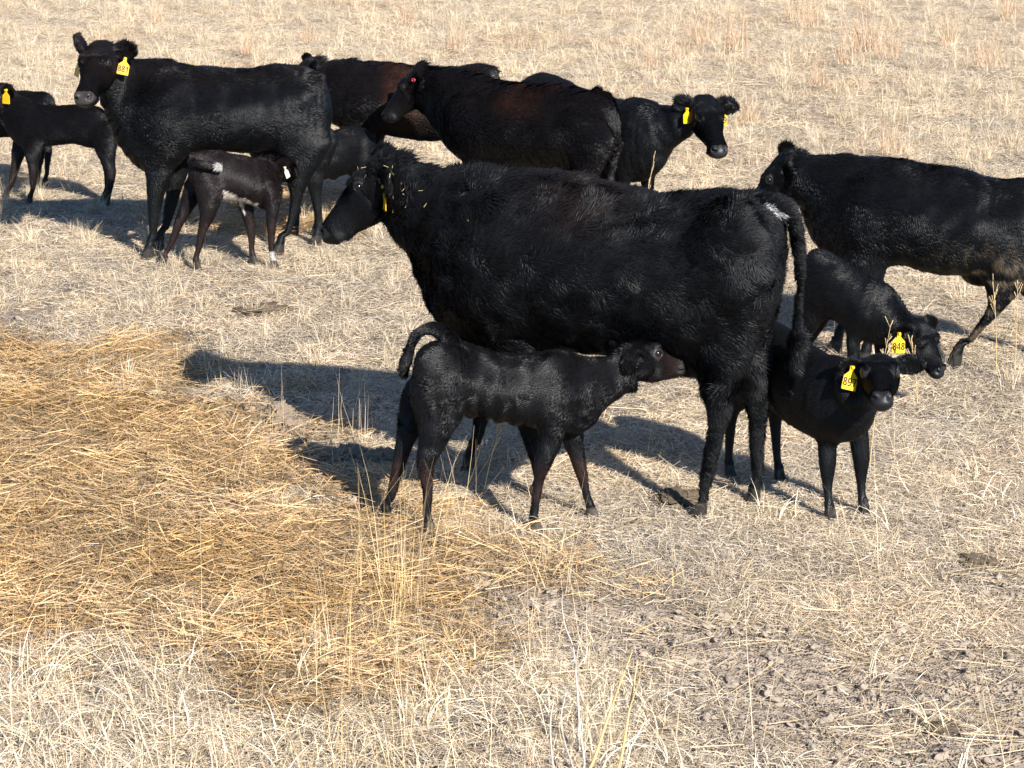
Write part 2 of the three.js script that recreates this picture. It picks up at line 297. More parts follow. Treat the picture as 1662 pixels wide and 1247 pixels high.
const BLACK = [0.0036, 0.0038, 0.0046];
class Beast {
  constructor(x, z, deg, size = 1) { this.o = V(x, 0, z); this.h = deg * Math.PI / 180; this.size = size; this.cell = 0.013; this.q = new THREE.Quaternion().setFromAxisAngle(V(0, 1, 0), this.h); this.s = null; }
  toLocal(w) { return w.clone().sub(this.o).applyQuaternion(this.q.clone().invert()); }
  S(px, py, lat = 0) {                            // where the sight line meets the animal's upright plane, lat metres to its right
    const n = V(Math.sin(this.h), 0, Math.cos(this.h)), d = ray(px, py), p = this.o.clone().addScaledVector(n, lat); p.y -= EYE;
    return this.toLocal(d.multiplyScalar(p.dot(n) / d.dot(n)).add(V(0, EYE, 0)));
  }
  XP(px, py, x) {                                 // the same for the plane across the body at x metres ahead of its middle
    const n = V(Math.cos(this.h), 0, -Math.sin(this.h)), d = ray(px, py), p = this.o.clone().addScaledVector(n, x); p.y -= EYE;
    return this.toLocal(d.multiplyScalar(p.dot(n) / d.dot(n)).add(V(0, EYE, 0)));
  }
  solid() { return this.s ??= new Solid(this.cell); }
  px(list, k = 0.07) { const st = span(list.map(([tx, ty, bx, by, w, lat = 0]) => [this.S(tx, ty, lat), this.S(bx, by, lat), w])); (this.neckOps ??= []).push(st); this.solid().tube(st, k, 3); return this; }
  m(list, k = 0.07) { const z = this.size, st = span(list.map(([tx, ty, bx, by, w, lat = 0]) => [V(tx, ty, lat).multiplyScalar(z), V(bx, by, lat).multiplyScalar(z), w * z])); (this.neckOps ??= []).push(st); this.solid().tube(st, k, 3); return this; }
  legAt(pts, hoof, calf, hs) {                    // pts: [centre, fore-aft, across]
    const y0 = hoof.y, y1 = pts[0][0].y, fix = (p) => { p.y -= (y0 + 0.03) * (1 - clamp((p.y - y0) / (y1 - y0), 0, 1)); return p; };
    const list = pts.map(([c, a, b]) => [fix(c), a, b]); hoof = fix(hoof);
    list.unshift([list[0][0].clone().add(V(0, 0.8 * list[0][1], 0)), list[0][1] * 0.45, list[0][2] * 0.5]);
    const f = (calf ? 0.62 : 1) * (hs ?? 1), n = list.length - 1, kn = list[n][0];
    const ank = V(kn.x * 0.35 + hoof.x * 0.65, 0.115 * f - 0.03, hoof.z * 0.7 + kn.z * 0.3);
    this.solid().tube(limb([...list, [ank, 0.047 * f, 0.045 * f], [V(hoof.x * 0.85 + ank.x * 0.15 + 0.012 * f, 0.07 * f - 0.03, hoof.z), 0.045 * f, 0.045 * f]]), calf ? 0.04 : 0.06, 3);
    this.solid().tube(limb([[V(hoof.x + 0.01 * f, 0.075 * f - 0.03, hoof.z), 0.05 * f, 0.05 * f], [V(hoof.x + 0.022 * f, 0.035 * f - 0.03, hoof.z), 0.06 * f, 0.055 * f], [V(hoof.x + 0.04 * f, -0.055, hoof.z), 0.074 * f, 0.06 * f]]), 0.012, 2);
    this.solid().cutTube(limb([[V(hoof.x + 0.1 * f, 0.06 * f - 0.03, hoof.z), 0.03 * f, 0.006 * f], [V(hoof.x + 0.12 * f, -0.05, hoof.z), 0.04 * f, 0.008 * f]]), 0.006, 1);
    (this.hooves ??= []).push([hoof.x + 0.03 * f, hoof.z, 0.066 * f]);
    return this;
  }
  leg(list, hoof, lat, calf = false) { return this.legAt(list.map(([x, y, a, b]) => [this.S(x, y, lat), a, b]), this.S(...hoof, lat), calf); }
  legM(list, hoof, lat, calf = false) { const z = this.size; return this.legAt(list.map(([x, y, a, b, dl = 0]) => [V(x * z, y * z, (lat + dl) * z), a * z, b * z]), V(hoof[0] * z, 0, (hoof[1] ?? lat) * z), calf); }
  tail(pts, k = 0.03) { this.solid().tube(pts.map(([c, r], i) => { const a = pts[Math.max(0, i - 1)][0], b = pts[Math.min(pts.length - 1, i + 1)][0], t = b.clone().sub(a).normalize(), u = new THREE.Vector3().crossVectors(Z, t); if (u.length() < 0.2) u.copy(X); u.normalize(); return { c, u, s: Z.clone(), a: r, b: r }; }), k, 4); return this; }
  standardTrunk(calf) {
    if (calf) this.m([[-0.37, 0.66, -0.37, 0.52, 0.06], [-0.30, 0.715, -0.31, 0.43, 0.115], [-0.18, 0.735, -0.16, 0.37, 0.135], [0, 0.72, 0, 0.36, 0.15], [0.15, 0.725, 0.15, 0.35, 0.14], [0.28, 0.725, 0.28, 0.36, 0.12], [0.38, 0.68, 0.4, 0.43, 0.075]]);
    else this.m([[-0.84, 1.16, -0.82, 0.95, 0.1], [-0.74, 1.24, -0.74, 0.72, 0.2], [-0.56, 1.29, -0.53, 0.62, 0.27], [-0.3, 1.27, -0.28, 0.57, 0.31], [0, 1.25, 0, 0.54, 0.34], [0.3, 1.26, 0.28, 0.54, 0.32], [0.5, 1.3, 0.5, 0.53, 0.27], [0.68, 1.26, 0.68, 0.57, 0.22], [0.8, 1.16, 0.84, 0.68, 0.14]]);
    return this;
  }
  standardLegs(calf, step = [0, 0, 0, 0]) {
    for (const [i, q] of [[0, -1], [1, 1]]) {
      if (calf) {
        this.legM([[0.27, 0.46, 0.075, 0.055], [0.265 + step[i] * 0.4, 0.36, 0.05, 0.045], [0.27 + step[i] * 0.7, 0.25, 0.042, 0.04], [0.27 + step[i] * 0.9, 0.15, 0.029, 0.029]], [0.275 + step[i]], q * 0.085, true);
        this.legM([[-0.24, 0.53, 0.125, 0.07], [-0.22 + step[i + 2] * 0.2, 0.42, 0.09, 0.06], [-0.29 + step[i + 2] * 0.5, 0.33, 0.052, 0.042], [-0.335 + step[i + 2] * 0.7, 0.265, 0.045, 0.037], [-0.325 + step[i + 2] * 0.9, 0.15, 0.031, 0.03]], [-0.31 + step[i + 2]], q * 0.085, true);
      } else {
        this.legM([[0.52, 0.75, 0.13, 0.085], [0.52, 0.6, 0.085, 0.07], [0.53, 0.4, 0.062, 0.055], [0.53, 0.24, 0.042, 0.04]], [0.54 + step[i]], q * 0.15);
        this.legM([[-0.55, 0.85, 0.2, 0.1], [-0.53, 0.7, 0.14, 0.085], [-0.62, 0.56, 0.085, 0.06], [-0.68, 0.46, 0.07, 0.055], [-0.66, 0.28, 0.048, 0.042]], [-0.63 + step[i + 2]], q * 0.15);
      }
    }
    return this;
  }
  head(kind, pos, deg, down, roll, scale, ears) {  // deg: where the muzzle points, as the body's heading is given
    const yaw = deg * Math.PI / 180 - this.h, R = new THREE.Matrix4().makeRotationY(yaw).multiply(new THREE.Matrix4().makeRotationZ(-down * Math.PI / 180)).multiply(new THREE.Matrix4().makeRotationX(roll * Math.PI / 180));
    const W = new THREE.Matrix4().makeRotationY(this.h).multiply(R), inv = W.clone().invert();
    this.hd = { kind, pos, R, scale, M: new THREE.Matrix4().makeTranslation(pos.x, pos.y, pos.z).multiply(R).scale(V(scale, scale, scale)), toHead: (v) => v.clone().transformDirection(inv), ears };
    const q = (this.neckOps ?? []).at(-1), L = HEADS[kind].len * scale;
    if (q) { const e = q[q.length - 1], i = V(0.1 * L, -0.06 * L, 0).applyMatrix4(this.hd.M), f = V(0.02 * L, -0.05 * L, 0).applyMatrix4(this.hd.M), t = i.clone().sub(e.c).normalize(), u = e.u.clone().addScaledVector(t, -e.u.dot(t)).normalize(), w = new THREE.Vector3().crossVectors(t, u).normalize();
      this.s.tube([{ ...e, a: e.a * 0.96, b: e.b * 0.96 }, { c: f, u, s: w, a: L * 0.2, b: L * 0.155 }, { c: i, u, s: w, a: L * 0.18, b: L * 0.14 }], 0.05, 2); }
    return this;
  }
  bones(hip, shoulder, r) { for (const q of [-1, 1]) { if (hip) this.solid().ball(V(hip[0], hip[1] - 0.11, q * (hip[2] - 0.005)), V(1.1 * r, 0.75 * r, 0.6 * r), r); if (shoulder) this.solid().ball(V(shoulder[0], shoulder[1] - 0.06, q * shoulder[2]), V(1.1 * r, 2 * r, 0.6 * r), r); } return this; }
  finish(name, label, category, group, opt) {
    const root = new THREE.Group(); root.position.copy(this.o); root.rotation.y = this.h;
    root.position.y = 0; this.root = root;
    const tone = opt.tone ?? (() => BLACK), shrink = opt.shrink ?? 0.01, wob = opt.wobble ?? (opt.calf ? 0.005 : 0.01);
    const g = this.solid().build(shrink, (x, y, z) => (opt.ribs ? 0.0035 * Math.sin(x * opt.ribs + 2 * noise(x * 5, y * 5, z)) * sstep(-0.28, -0.15, x) * sstep(0.25, 0.1, x) * sstep(0.62, 0.5, y) * sstep(0.36, 0.42, y) : 0) + wob * (noise(x * 4.5, y * 4.5, z * 4.5) + 0.7 * noise(x * 11, y * 11, z * 11)) * sstep(0.15, 0.5, y));
    const paint = (geo, fn) => { const p = geo.attributes.position, c = new Float32Array(p.count * 3); for (let i = 0; i < p.count; i++) c.set(fn(V(p.getX(i), p.getY(i), p.getZ(i))), i * 3); geo.setAttribute('color', new THREE.BufferAttribute(c, 3)); };
    const hoofAt = (p) => this.hooves?.some(([x, z, r]) => p.y < (opt.calf ? 0.0 : 0.018) && Math.hypot(p.x - x, p.z - z) < r * 2);
    paint(g, (p) => hoofAt(p) ? (opt.hoof ?? [0.024, 0.021, 0.018]) : tone(p).map((c) => c * 0.7));
    const geos = [g]; let hg = null, hs = null;
    if (this.hd) {
      hs = headShape(this.hd.kind, opt.headCell ?? 0.007, this.hd.toHead, this.hd.ears); hg = hs.geo;
      const L = hs.H.len;
      paint(hg, (p) => { const nose = sstep(0.86 * L, 0.92 * L, p.x - 0.3 * p.y) * sstep(-0.155 * L, -0.125 * L, p.y), t = (opt.headTone ?? ((q) => tone(q.clone().applyMatrix4(this.hd.M))))(p), nz = opt.nose ?? [0.011, 0.0105, 0.012]; const ed = Math.min(...[-1, 1].map((q) => p.distanceTo(V(hs.H.eye[0], hs.H.eye[1], q * hs.H.eye[2])))) / hs.H.er, lid = sstep(1.75, 1.35, ed) * sstep(0.9, 1.1, ed) * (opt.lid ?? 0.38); return t.map((c, k) => (c * 0.7 * (1 - nose) + nz[k] * nose) * (1 - lid) + [0.034, 0.029, 0.028][k] * lid); });
      hg.userData.local = hg.clone(); hg.applyMatrix4(this.hd.M); geos.push(hg);
    }
    const body = shade(new THREE.Mesh(mergeGeometries(geos.map((q) => { const c = new THREE.BufferGeometry(); for (const a of ['position', 'normal', 'color']) c.setAttribute(a, q.attributes[a]); c.setIndex(q.index); return c; })), skinMat));
    body.name = 'body'; root.add(body);
    if (this.hd) for (const q of opt.eyes ?? [-1, 1]) {
      const e = shade(new THREE.Mesh(new THREE.SphereGeometry(hs.H.er * this.hd.scale, 20, 14), eyeMat)); e.name = 'eye';
      e.position.copy(V(hs.H.eye[0], hs.H.eye[1], q * (hs.H.eye[2] - 0.011)).applyMatrix4(this.hd.M)); root.add(e);
    }
    for (const t of opt.tags ?? []) {
      const m = shade(new THREE.Mesh(tagGeo, tagMat(t.text ?? '', t.tone ?? '#dcab08'))); m.name = 'ear_tag';
      const at = hs.at[t.ear], nrm = V(...t.face).normalize().applyQuaternion(this.q.clone().invert()), up0 = V(...(t.up ?? [0, 1, 0])).applyQuaternion(this.q.clone().invert()), xx = new THREE.Vector3().crossVectors(up0, nrm).normalize(), up = new THREE.Vector3().crossVectors(nrm, xx);
      const p = at.low.clone().applyMatrix4(this.hd.M).addScaledVector(nrm, t.out ?? 0.012).add(V(...(t.shift ?? [0, 0, 0])).applyQuaternion(this.q.clone().invert()));
      m.matrixAutoUpdate = true; m.quaternion.setFromRotationMatrix(new THREE.Matrix4().makeBasis(xx, up, nrm)); m.position.copy(p); m.scale.setScalar(t.size ?? 1);
      if (t.label) m.userData.label = t.label; root.add(m);
      const stud = shade(new THREE.Mesh(new THREE.CylinderGeometry(0.008, 0.01, 0.022, 10).rotateX(Math.PI / 2), tagMat('', t.tone ?? '#dcab08'))); stud.name = 'tag_stud'; stud.position.set(0, -0.002, 0.002); m.add(stud);
    }
    // the coat
    const total = opt.hairs, out = [], lies = opt.lie ?? ((p, n) => { const leg = sstep(0.62, 0.42, p.y / (opt.tall ?? 1.3)); return V(-1 + 0.75 * leg, -0.55 - 0.5 * leg + 0.45 * Math.max(0, n.y), 0); });
    const grow = (geo, count, lenOf, lieOf, okOf, M) => {
      const p = geo.attributes.position, nn = geo.attributes.normal, ix = geo.index.array, cum = new Float64Array(ix.length / 3); let sum = 0;
      const a = V(0, 0, 0), b = V(0, 0, 0), c = V(0, 0, 0);
      for (let i = 0; i < ix.length; i += 3) { a.fromBufferAttribute(p, ix[i]); b.fromBufferAttribute(p, ix[i + 1]); c.fromBufferAttribute(p, ix[i + 2]); sum += b.clone().sub(a).cross(c.clone().sub(a)).length(); cum[i / 3] = sum; }
      for (let j = 0; j < count; j++) {
        const t = (j + rnd()) / count * sum; let l = 0, h = cum.length - 1; while (l < h) { const m = (l + h) >> 1; if (cum[m] < t) l = m + 1; else h = m; }
        let u = rnd(), v = rnd(); if (u + v > 1) { u = 1 - u; v = 1 - v; }
        a.set(0, 0, 0); b.set(0, 0, 0);
        [[ix[l * 3], 1 - u - v], [ix[l * 3 + 1], u], [ix[l * 3 + 2], v]].forEach(([k, w]) => { a.x += p.getX(k) * w; a.y += p.getY(k) * w; a.z += p.getZ(k) * w; b.x += nn.getX(k) * w; b.y += nn.getY(k) * w; b.z += nn.getZ(k) * w; });
        b.normalize(); if (!okOf(a, b)) continue;
        const pos = a.clone(), nrm = b.clone(), L = lenOf(pos, nrm), lie = lieOf(pos, nrm); if (L <= 0) continue;
        const pl = M ? pos.clone().applyMatrix4(M) : pos; if (M) { nrm.transformDirection(M); lie.transformDirection(M); }
        const wv = opt.wave ?? 0.35, f = opt.waveFreq ?? 7;
        lie.normalize().add(V(noise(pl.x * f, pl.y * f, pl.z * f), noise(pl.x * f, pl.y * f, pl.z * f + 20), noise(pl.x * f, pl.y * f + 20, pl.z * f)).multiplyScalar(wv * 2.2)).add(V(noise(pl.x * f * 3.3, pl.y * f * 3.3, pl.z * f * 3.3 + 9), noise(pl.x * f * 3.3 + 7, pl.y * f * 3.3, pl.z * f * 3.3), noise(pl.x * f * 3.3, pl.y * f * 3.3 + 7, pl.z * f * 3.3)).multiplyScalar(opt.fine ?? 0.18)).add(V(rr(-1, 1), rr(-1, 1), rr(-1, 1)).multiplyScalar(0.16));
        lie.addScaledVector(nrm, -lie.dot(nrm)).normalize();
        const sd = new THREE.Vector3().crossVectors(lie, nrm); 
        out.push([pl.clone(), lie.clone(), nrm.clone(), sd, L * rr(0.75, 1.25), tone(pl)]);
      }
    };
    reseed(opt.seed ?? 99);
    const base = opt.hairLen ?? 0.03, lenOf = opt.lenOf ?? (() => 1), tall = opt.tall ?? 1.3;
    grow(g, total, (p, n) => base * lenOf(p, n) * (1 - 0.55 * sstep(0.5, 0.25, p.y / tall)) * (p.y < 0.09 ? 0.5 : 1), lies, (p) => p.y > (opt.calf ? 0.002 : 0.02) && !hoofAt(p), null);
    if (hg && (opt.headHairs ?? 6000)) {
      const L = hs.H.len, loc = hg.userData.local;
      grow(loc, opt.headHairs ?? 6000, (p, n) => (opt.headLen ?? 0.014) / this.hd.scale * (1 + (opt.tuft ?? 1.6) * sstep(0.2 * L, -0.02 * L, p.x) * sstep(0, 0.05 * L, p.y)), (p) => V(p.x < 0.3 * L ? -1 : 1, 0.0, 0).add(V(0, p.x < 0 ? -0.4 : 0, 0)), (p, n) => p.x - 0.3 * p.y < 0.88 * L && ![-1, 1].some((q) => p.distanceTo(V(hs.H.eye[0], hs.H.eye[1], q * hs.H.eye[2])) < hs.H.er * 1.5), this.hd.M);
    }
    const im = shade(new THREE.InstancedMesh(LOCKS[opt.lock ?? 'short'], opt.lock === 'shaggy' ? shagMat : hairMat, out.length)); im.name = 'coat'; im.userData.kind = 'stuff';
    const mt = new THREE.Matrix4(), cc = new THREE.Color();
    out.forEach(([p, x, y, z, L, c], i) => { mt.makeBasis(x.multiplyScalar(L), y.multiplyScalar(L), z.multiplyScalar(L)).setPosition(p); im.setMatrixAt(i, mt); const v = rr(0.6, 1.5); im.setColorAt(i, cc.setRGB(c[0] * v, c[1] * v, c[2] * v)); });
    root.add(im); shade(im);
    if (opt.straw) {
      const bits = [];
      for (const [c, r, n] of opt.straw) { const near = out.filter(([p]) => p.distanceTo(c) < r); for (let i = 0; i < n && near.length; i++) bits.push(near[Math.floor(rnd() * near.length)]); }
      const sm = shade(new THREE.InstancedMesh(strawBit, strawMat, bits.length)); sm.name = 'straw'; sm.userData.kind = 'stuff';
      bits.forEach(([p, x, y], i) => { const yy = y.clone().normalize(), d = V(rr(-1, 1), rr(-1, 1), rr(-1, 1)); d.addScaledVector(yy, -d.dot(yy) + 0.25).normalize(); const zz = new THREE.Vector3().crossVectors(d, yy).normalize(), L = rr(0.4, 1.3); mt.makeBasis(d.multiplyScalar(L), yy.clone(), zz).setPosition(p.clone().addScaledVector(yy, base * 0.35)); sm.setMatrixAt(i, mt); });
      root.add(sm);
    }
    return thing(root, name, label, category, group);
  }
}

// the herd: six cows and seven calves
const brownish = (base, tint, amount) => base.map((c, k) => c + (tint[k] - c) * clamp(amount, 0, 1));
const BROWN = [0.019, 0.009, 0.0068], RUST = [0.04, 0.0155, 0.009], MUD = [0.12, 0.085, 0.05], WHITE = [0.4, 0.375, 0.35];
const herd = {};
{ // the shaggy cow in the middle
  const b = new Beast(0.45, -10.68, 160); b.cell = 0.011;
  b.px([[1264, 350, 1250, 430, 0.09], [1248, 327, 1228, 530, 0.18], [1208, 315, 1188, 580, 0.25], [1149, 313, 1130, 588, 0.3], [1076, 321, 1060, 576, 0.34], [1004, 307, 1004, 572, 0.365], [938, 293, 940, 570, 0.37], [871, 284, 880, 563, 0.355], [815, 279, 815, 562, 0.32], [765, 280, 760, 551, 0.27], [728, 286, 722, 516, 0.2], [708, 305, 699, 478, 0.12]]);
  b.px([[790, 283, 745, 520, 0.22], [738, 283, 697, 458, 0.17], [700, 275, 673, 420, 0.14], [668, 264, 650, 396, 0.12], [646, 262, 630, 372, 0.1]]);
  b.leg([[1190, 470, 0.17, 0.1], [1176, 560, 0.13, 0.09], [1166, 610, 0.095, 0.07], [1167, 665, 0.07, 0.054], [1157, 715, 0.056, 0.046], [1146, 765, 0.048, 0.043]], [1144, 812], -0.15);
  b.leg([[1208, 480, 0.15, 0.1], [1210, 570, 0.11, 0.085], [1220, 620, 0.088, 0.068], [1229, 660, 0.072, 0.055], [1229, 700, 0.058, 0.046], [1229, 755, 0.05, 0.044]], [1230, 812], 0.13);
  b.leg([[795, 545, 0.13, 0.085], [790, 610, 0.085, 0.065], [784, 655, 0.064, 0.055], [776, 700, 0.044, 0.04]], [766, 752], 0.14);
  b.leg([[828, 540, 0.13, 0.085], [842, 620, 0.085, 0.065], [858, 680, 0.064, 0.055], [868, 728, 0.044, 0.04]], [876, 778], -0.14);
  b.tail([[b.S(1245, 328, 0.0), 0.055], [b.S(1278, 342, 0.0), 0.056], [b.S(1293, 375, 0.02), 0.047], [b.S(1298, 430, 0.03), 0.042], [b.S(1297, 490, 0.03), 0.039], [b.S(1294, 550, 0.03), 0.041], [b.S(1290, 610, 0.03), 0.046], [b.S(1287, 655, 0.03), 0.03]]);
  b.solid().ball(b.S(1110, 572, 0), V(0.17, 0.1, 0.13), 0.06);
  b.solid().ball(b.S(800, 430, -0.2), V(0.22, 0.3, 0.13), 0.1); b.solid().ball(b.S(1185, 420, -0.18), V(0.2, 0.26, 0.13), 0.1);
  b.bones(b.S(1180, 345).setZ(0.21).toArray(), null, 0.09);
  b.head('cow', b.S(632, 270, 0), 166, 41, 0, 0.9, { L: { dir: [0.28, -0.5, 0.85], face: [-0.95, -0.1, 0.3], len: 1.0 }, R: { dir: [-0.55, 0.25, -0.8], face: [-0.8, 0, 0.5] } });
  const spot = b.S(1257, 342, -0.02);
  herd.a = b.finish('cow', 'large shaggy black cow in the middle with a calf reaching under her belly', 'cow', null, {
    hairs: 76000, hairLen: 0.056, fine: 0.32, lock: 'shaggy', wave: 0.85, waveFreq: 9, shrink: 0.024, wobble: 0.012, tall: 1.4, headHairs: 16000, headLen: 0.018, tuft: 0.9, headCell: 0.006, seed: 11,
    tone: (p) => { if (Math.abs(p.y - spot.y + 0.5 * (p.x - spot.x) * -1) < 0.014 && Math.abs(p.x - spot.x) < 0.045 && p.z < 0.06) return [0.42, 0.41, 0.4]; return brownish(BLACK, BROWN, 0.55 * sstep(1.1, 1.4, p.y) * sstep(0.35, 0.0, Math.abs(p.x - 0.15)) * (0.6 + fbm(p.x * 6, p.y * 6, p.z * 6))); },
    lenOf: (p, n) => p.x < -0.62 && p.y >= 1.15 ? 0.5 : p.x < -0.8 && p.y < 1.2 ? (p.y > 0.8 ? 0.28 : 0.7) : 0.75 + 0.4 * sstep(0.4, 0.9, n.y) + 0.35 * sstep(0.75, 0.55, p.y) * sstep(0.45, 0.62, p.y),
    straw: [[b.S(650, 262), 0.2, 26], [b.S(690, 282), 0.22, 50], [b.S(900, 400, -0.3), 0.6, 10]],
    tags: [{ ear: 'L', face: [-0.97, 0, 0.26], text: '', up: [0.05, 1, 0], label: 'yellow ear tag seen edge-on' }],
  });
}
{ // the calf nursing her
  const b = new Beast(-0.12, -10.22, 4); b.cell = 0.009;
  b.px([[689, 566, 679, 600, 0.055], [699, 557, 690, 645, 0.105], [720, 551, 715, 668, 0.13], [742, 551, 745, 674, 0.13], [769, 560, 775, 677, 0.132], [809, 570, 816, 683, 0.136], [850, 575, 860, 692, 0.136], [895, 571, 900, 700, 0.13], [930, 579, 935, 700, 0.105], [950, 586, 957, 688, 0.07]], 0.05);
  b.px([[905, 575, 945, 698, 0.105], [945, 581, 975, 672, 0.085], [980, 578, 1004, 648, 0.072, -0.02], [1010, 572, 1026, 634, 0.068, -0.05]], 0.05);
  b.leg([[712, 630, 0.13, 0.07], [714, 675, 0.1, 0.062], [702, 712, 0.064, 0.048], [691, 742, 0.045, 0.039], [694, 785, 0.03, 0.03]], [692, 836], 0.085, true);
  b.leg([[692, 630, 0.1, 0.06], [675, 675, 0.075, 0.055], [658, 710, 0.046, 0.04], [643, 760, 0.034, 0.032], [634, 795, 0.03, 0.03]], [624, 824], -0.085, true);
  b.leg([[899, 660, 0.085, 0.058], [897, 705, 0.058, 0.048], [890, 735, 0.052, 0.047], [882, 758, 0.046, 0.044], [874, 795, 0.029, 0.029]], [864, 867], 0.08, true);
  b.leg([[922, 670, 0.075, 0.055], [931, 710, 0.046, 0.04], [942, 745, 0.038, 0.036], [949, 770, 0.028, 0.028]], [956, 806], -0.08, true);
  b.tail([[b.S(738, 556), 0.035], [b.S(722, 541), 0.036], [b.S(703, 533, 0.01), 0.03], [b.S(684, 539, 0.02), 0.026], [b.S(670, 556, 0.02), 0.024], [b.S(661, 580, 0.02), 0.026], [b.S(658, 600, 0.02), 0.022], [b.S(660, 612, 0.02), 0.012]], 0.02);
  b.solid().ball(b.S(722, 600, 0.09), V(0.13, 0.12, 0.06), 0.06); b.solid().ball(b.S(905, 625, 0.07), V(0.09, 0.15, 0.06), 0.06);
  b.head('calf', b.S(1017, 577, -0.05), 33, 7, -4, 0.98, { R: { dir: [-0.75, -0.6, 0.5], face: [0.25, -0.15, 0.95], len: 0.85 }, L: { dir: [-0.5, 0.1, -0.8], face: [0.6, 0, -0.3] } });
  const head = b.hd.pos;
  herd.b = b.finish('calf', 'black calf with raised curled tail nursing under the shaggy cow', 'calf', null, {
    calf: true, ribs: 95, hairs: 56000, hairLen: 0.024, wave: 0.55, waveFreq: 13, shrink: 0.010, wobble: 0.006, tall: 0.72, headHairs: 9000, headLen: 0.013, tuft: 0.8, headCell: 0.005, seed: 12, hoof: [0.06, 0.05, 0.04],
    tone: (p) => brownish(BLACK, [0.036, 0.0175, 0.0125], 0.85 * sstep(0.32, 0.2, p.y) * sstep(0.05, 0.14, p.y) * (0.55 + fbm(p.x * 8, p.y * 8, p.z * 8)) + 0.25 * sstep(0.14, 0.3, p.x - head.x + 0.05) + 0.03),
    headTone: (p) => brownish(BLACK, [0.04, 0.022, 0.017], 0.75 * sstep(0.02, 0.1, p.x) * sstep(0.05, -0.01, p.y) * sstep(0.29, 0.2, p.x)), nose: [0.012, 0.011, 0.012],
  });
}
{ // the calf that faces the camera
  const b = new Beast(1.30, -10.62, -66, 1); b.cell = 0.009;
  b.m([[-0.36, 0.69, -0.36, 0.52, 0.06], [-0.30, 0.735, -0.31, 0.42, 0.11], [-0.18, 0.735, -0.16, 0.34, 0.135], [0, 0.705, 0, 0.31, 0.15], [0.15, 0.685, 0.15, 0.29, 0.15, -0.01], [0.28, 0.67, 0.28, 0.285, 0.145, -0.03], [0.38, 0.63, 0.39, 0.32, 0.12, -0.05]], 0.06);
  b.m([[0.24, 0.665, 0.36, 0.34, 0.12, -0.03], [0.33, 0.675, 0.44, 0.4, 0.11, -0.05], [0.41, 0.69, 0.48, 0.5, 0.08, -0.03]], 0.05);
  const fl = b.XP(1398, 843, 0.31), fr = b.XP(1344, 839, 0.31), hl = b.XP(1204, 741, -0.45);
  b.legAt([[V(0.27, 0.42, fl.z * 0.8), 0.08, 0.065], [V(0.28, 0.33, fl.z * 0.9), 0.052, 0.05], [V(0.29, 0.215, fl.z), 0.045, 0.047], [V(0.295, 0.13, fl.z), 0.032, 0.033]], V(0.31, 0, fl.z), true);
  b.legAt([[V(0.27, 0.42, fr.z * 0.8), 0.08, 0.065], [V(0.28, 0.33, fr.z * 0.9), 0.052, 0.05], [V(0.29, 0.215, fr.z), 0.045, 0.047], [V(0.295, 0.13, fr.z), 0.032, 0.033]], V(0.31, 0, fr.z), true);
  b.legM([[-0.24, 0.53, 0.125, 0.075], [-0.27, 0.42, 0.09, 0.06], [-0.37, 0.33, 0.052, 0.042], [-0.44, 0.265, 0.045, 0.037], [-0.45, 0.15, 0.031, 0.03]], [-0.46], 0.09, true);
  b.legM([[-0.24, 0.53, 0.125, 0.075], [-0.22, 0.42, 0.09, 0.06], [-0.29, 0.33, 0.052, 0.042], [-0.335, 0.265, 0.045, 0.037], [-0.325, 0.15, 0.031, 0.03]], [-0.3], -0.09, true);
  b.tail([[b.XP(1287, 650, -0.02), 0.03], [b.XP(1279, 676, -0.02), 0.018], [b.XP(1283, 692, -0.02), 0.01], [b.XP(1277, 706, -0.02), 0.006]], 0.02);
  b.head('calf', b.XP(1427, 592, 0.5), -96, 9, 3, 0.95, { R: { dir: [-0.95, 0.08, 0.12], face: [-0.05, -0.45, 0.9] }, L: { dir: [0.97, 0.05, 0.15], face: [0.0, -0.25, 1], len: 1.12 } });
  herd.c = b.finish('calf', 'black calf facing the camera right of the shaggy cow, yellow tag 897 in its ear', 'calf', null, {
    calf: true, hairs: 48000, hairLen: 0.02, fine: 0.12, wave: 0.16, waveFreq: 6, shrink: 0.010, tall: 0.72, headHairs: 12000, headLen: 0.008, tuft: 0.6, headCell: 0.005, seed: 13,
    tone: () => BLACK, headTone: () => [0.0095, 0.0095, 0.0105],
    tags: [{ ear: 'R', face: [0.35, 0.25, 0.95], text: '897', up: [0.3, 1, 0], shift: [-0.012, 0.012, 0.03], size: 0.92, label: 'yellow ear tag with the number 897' }],
  });
}
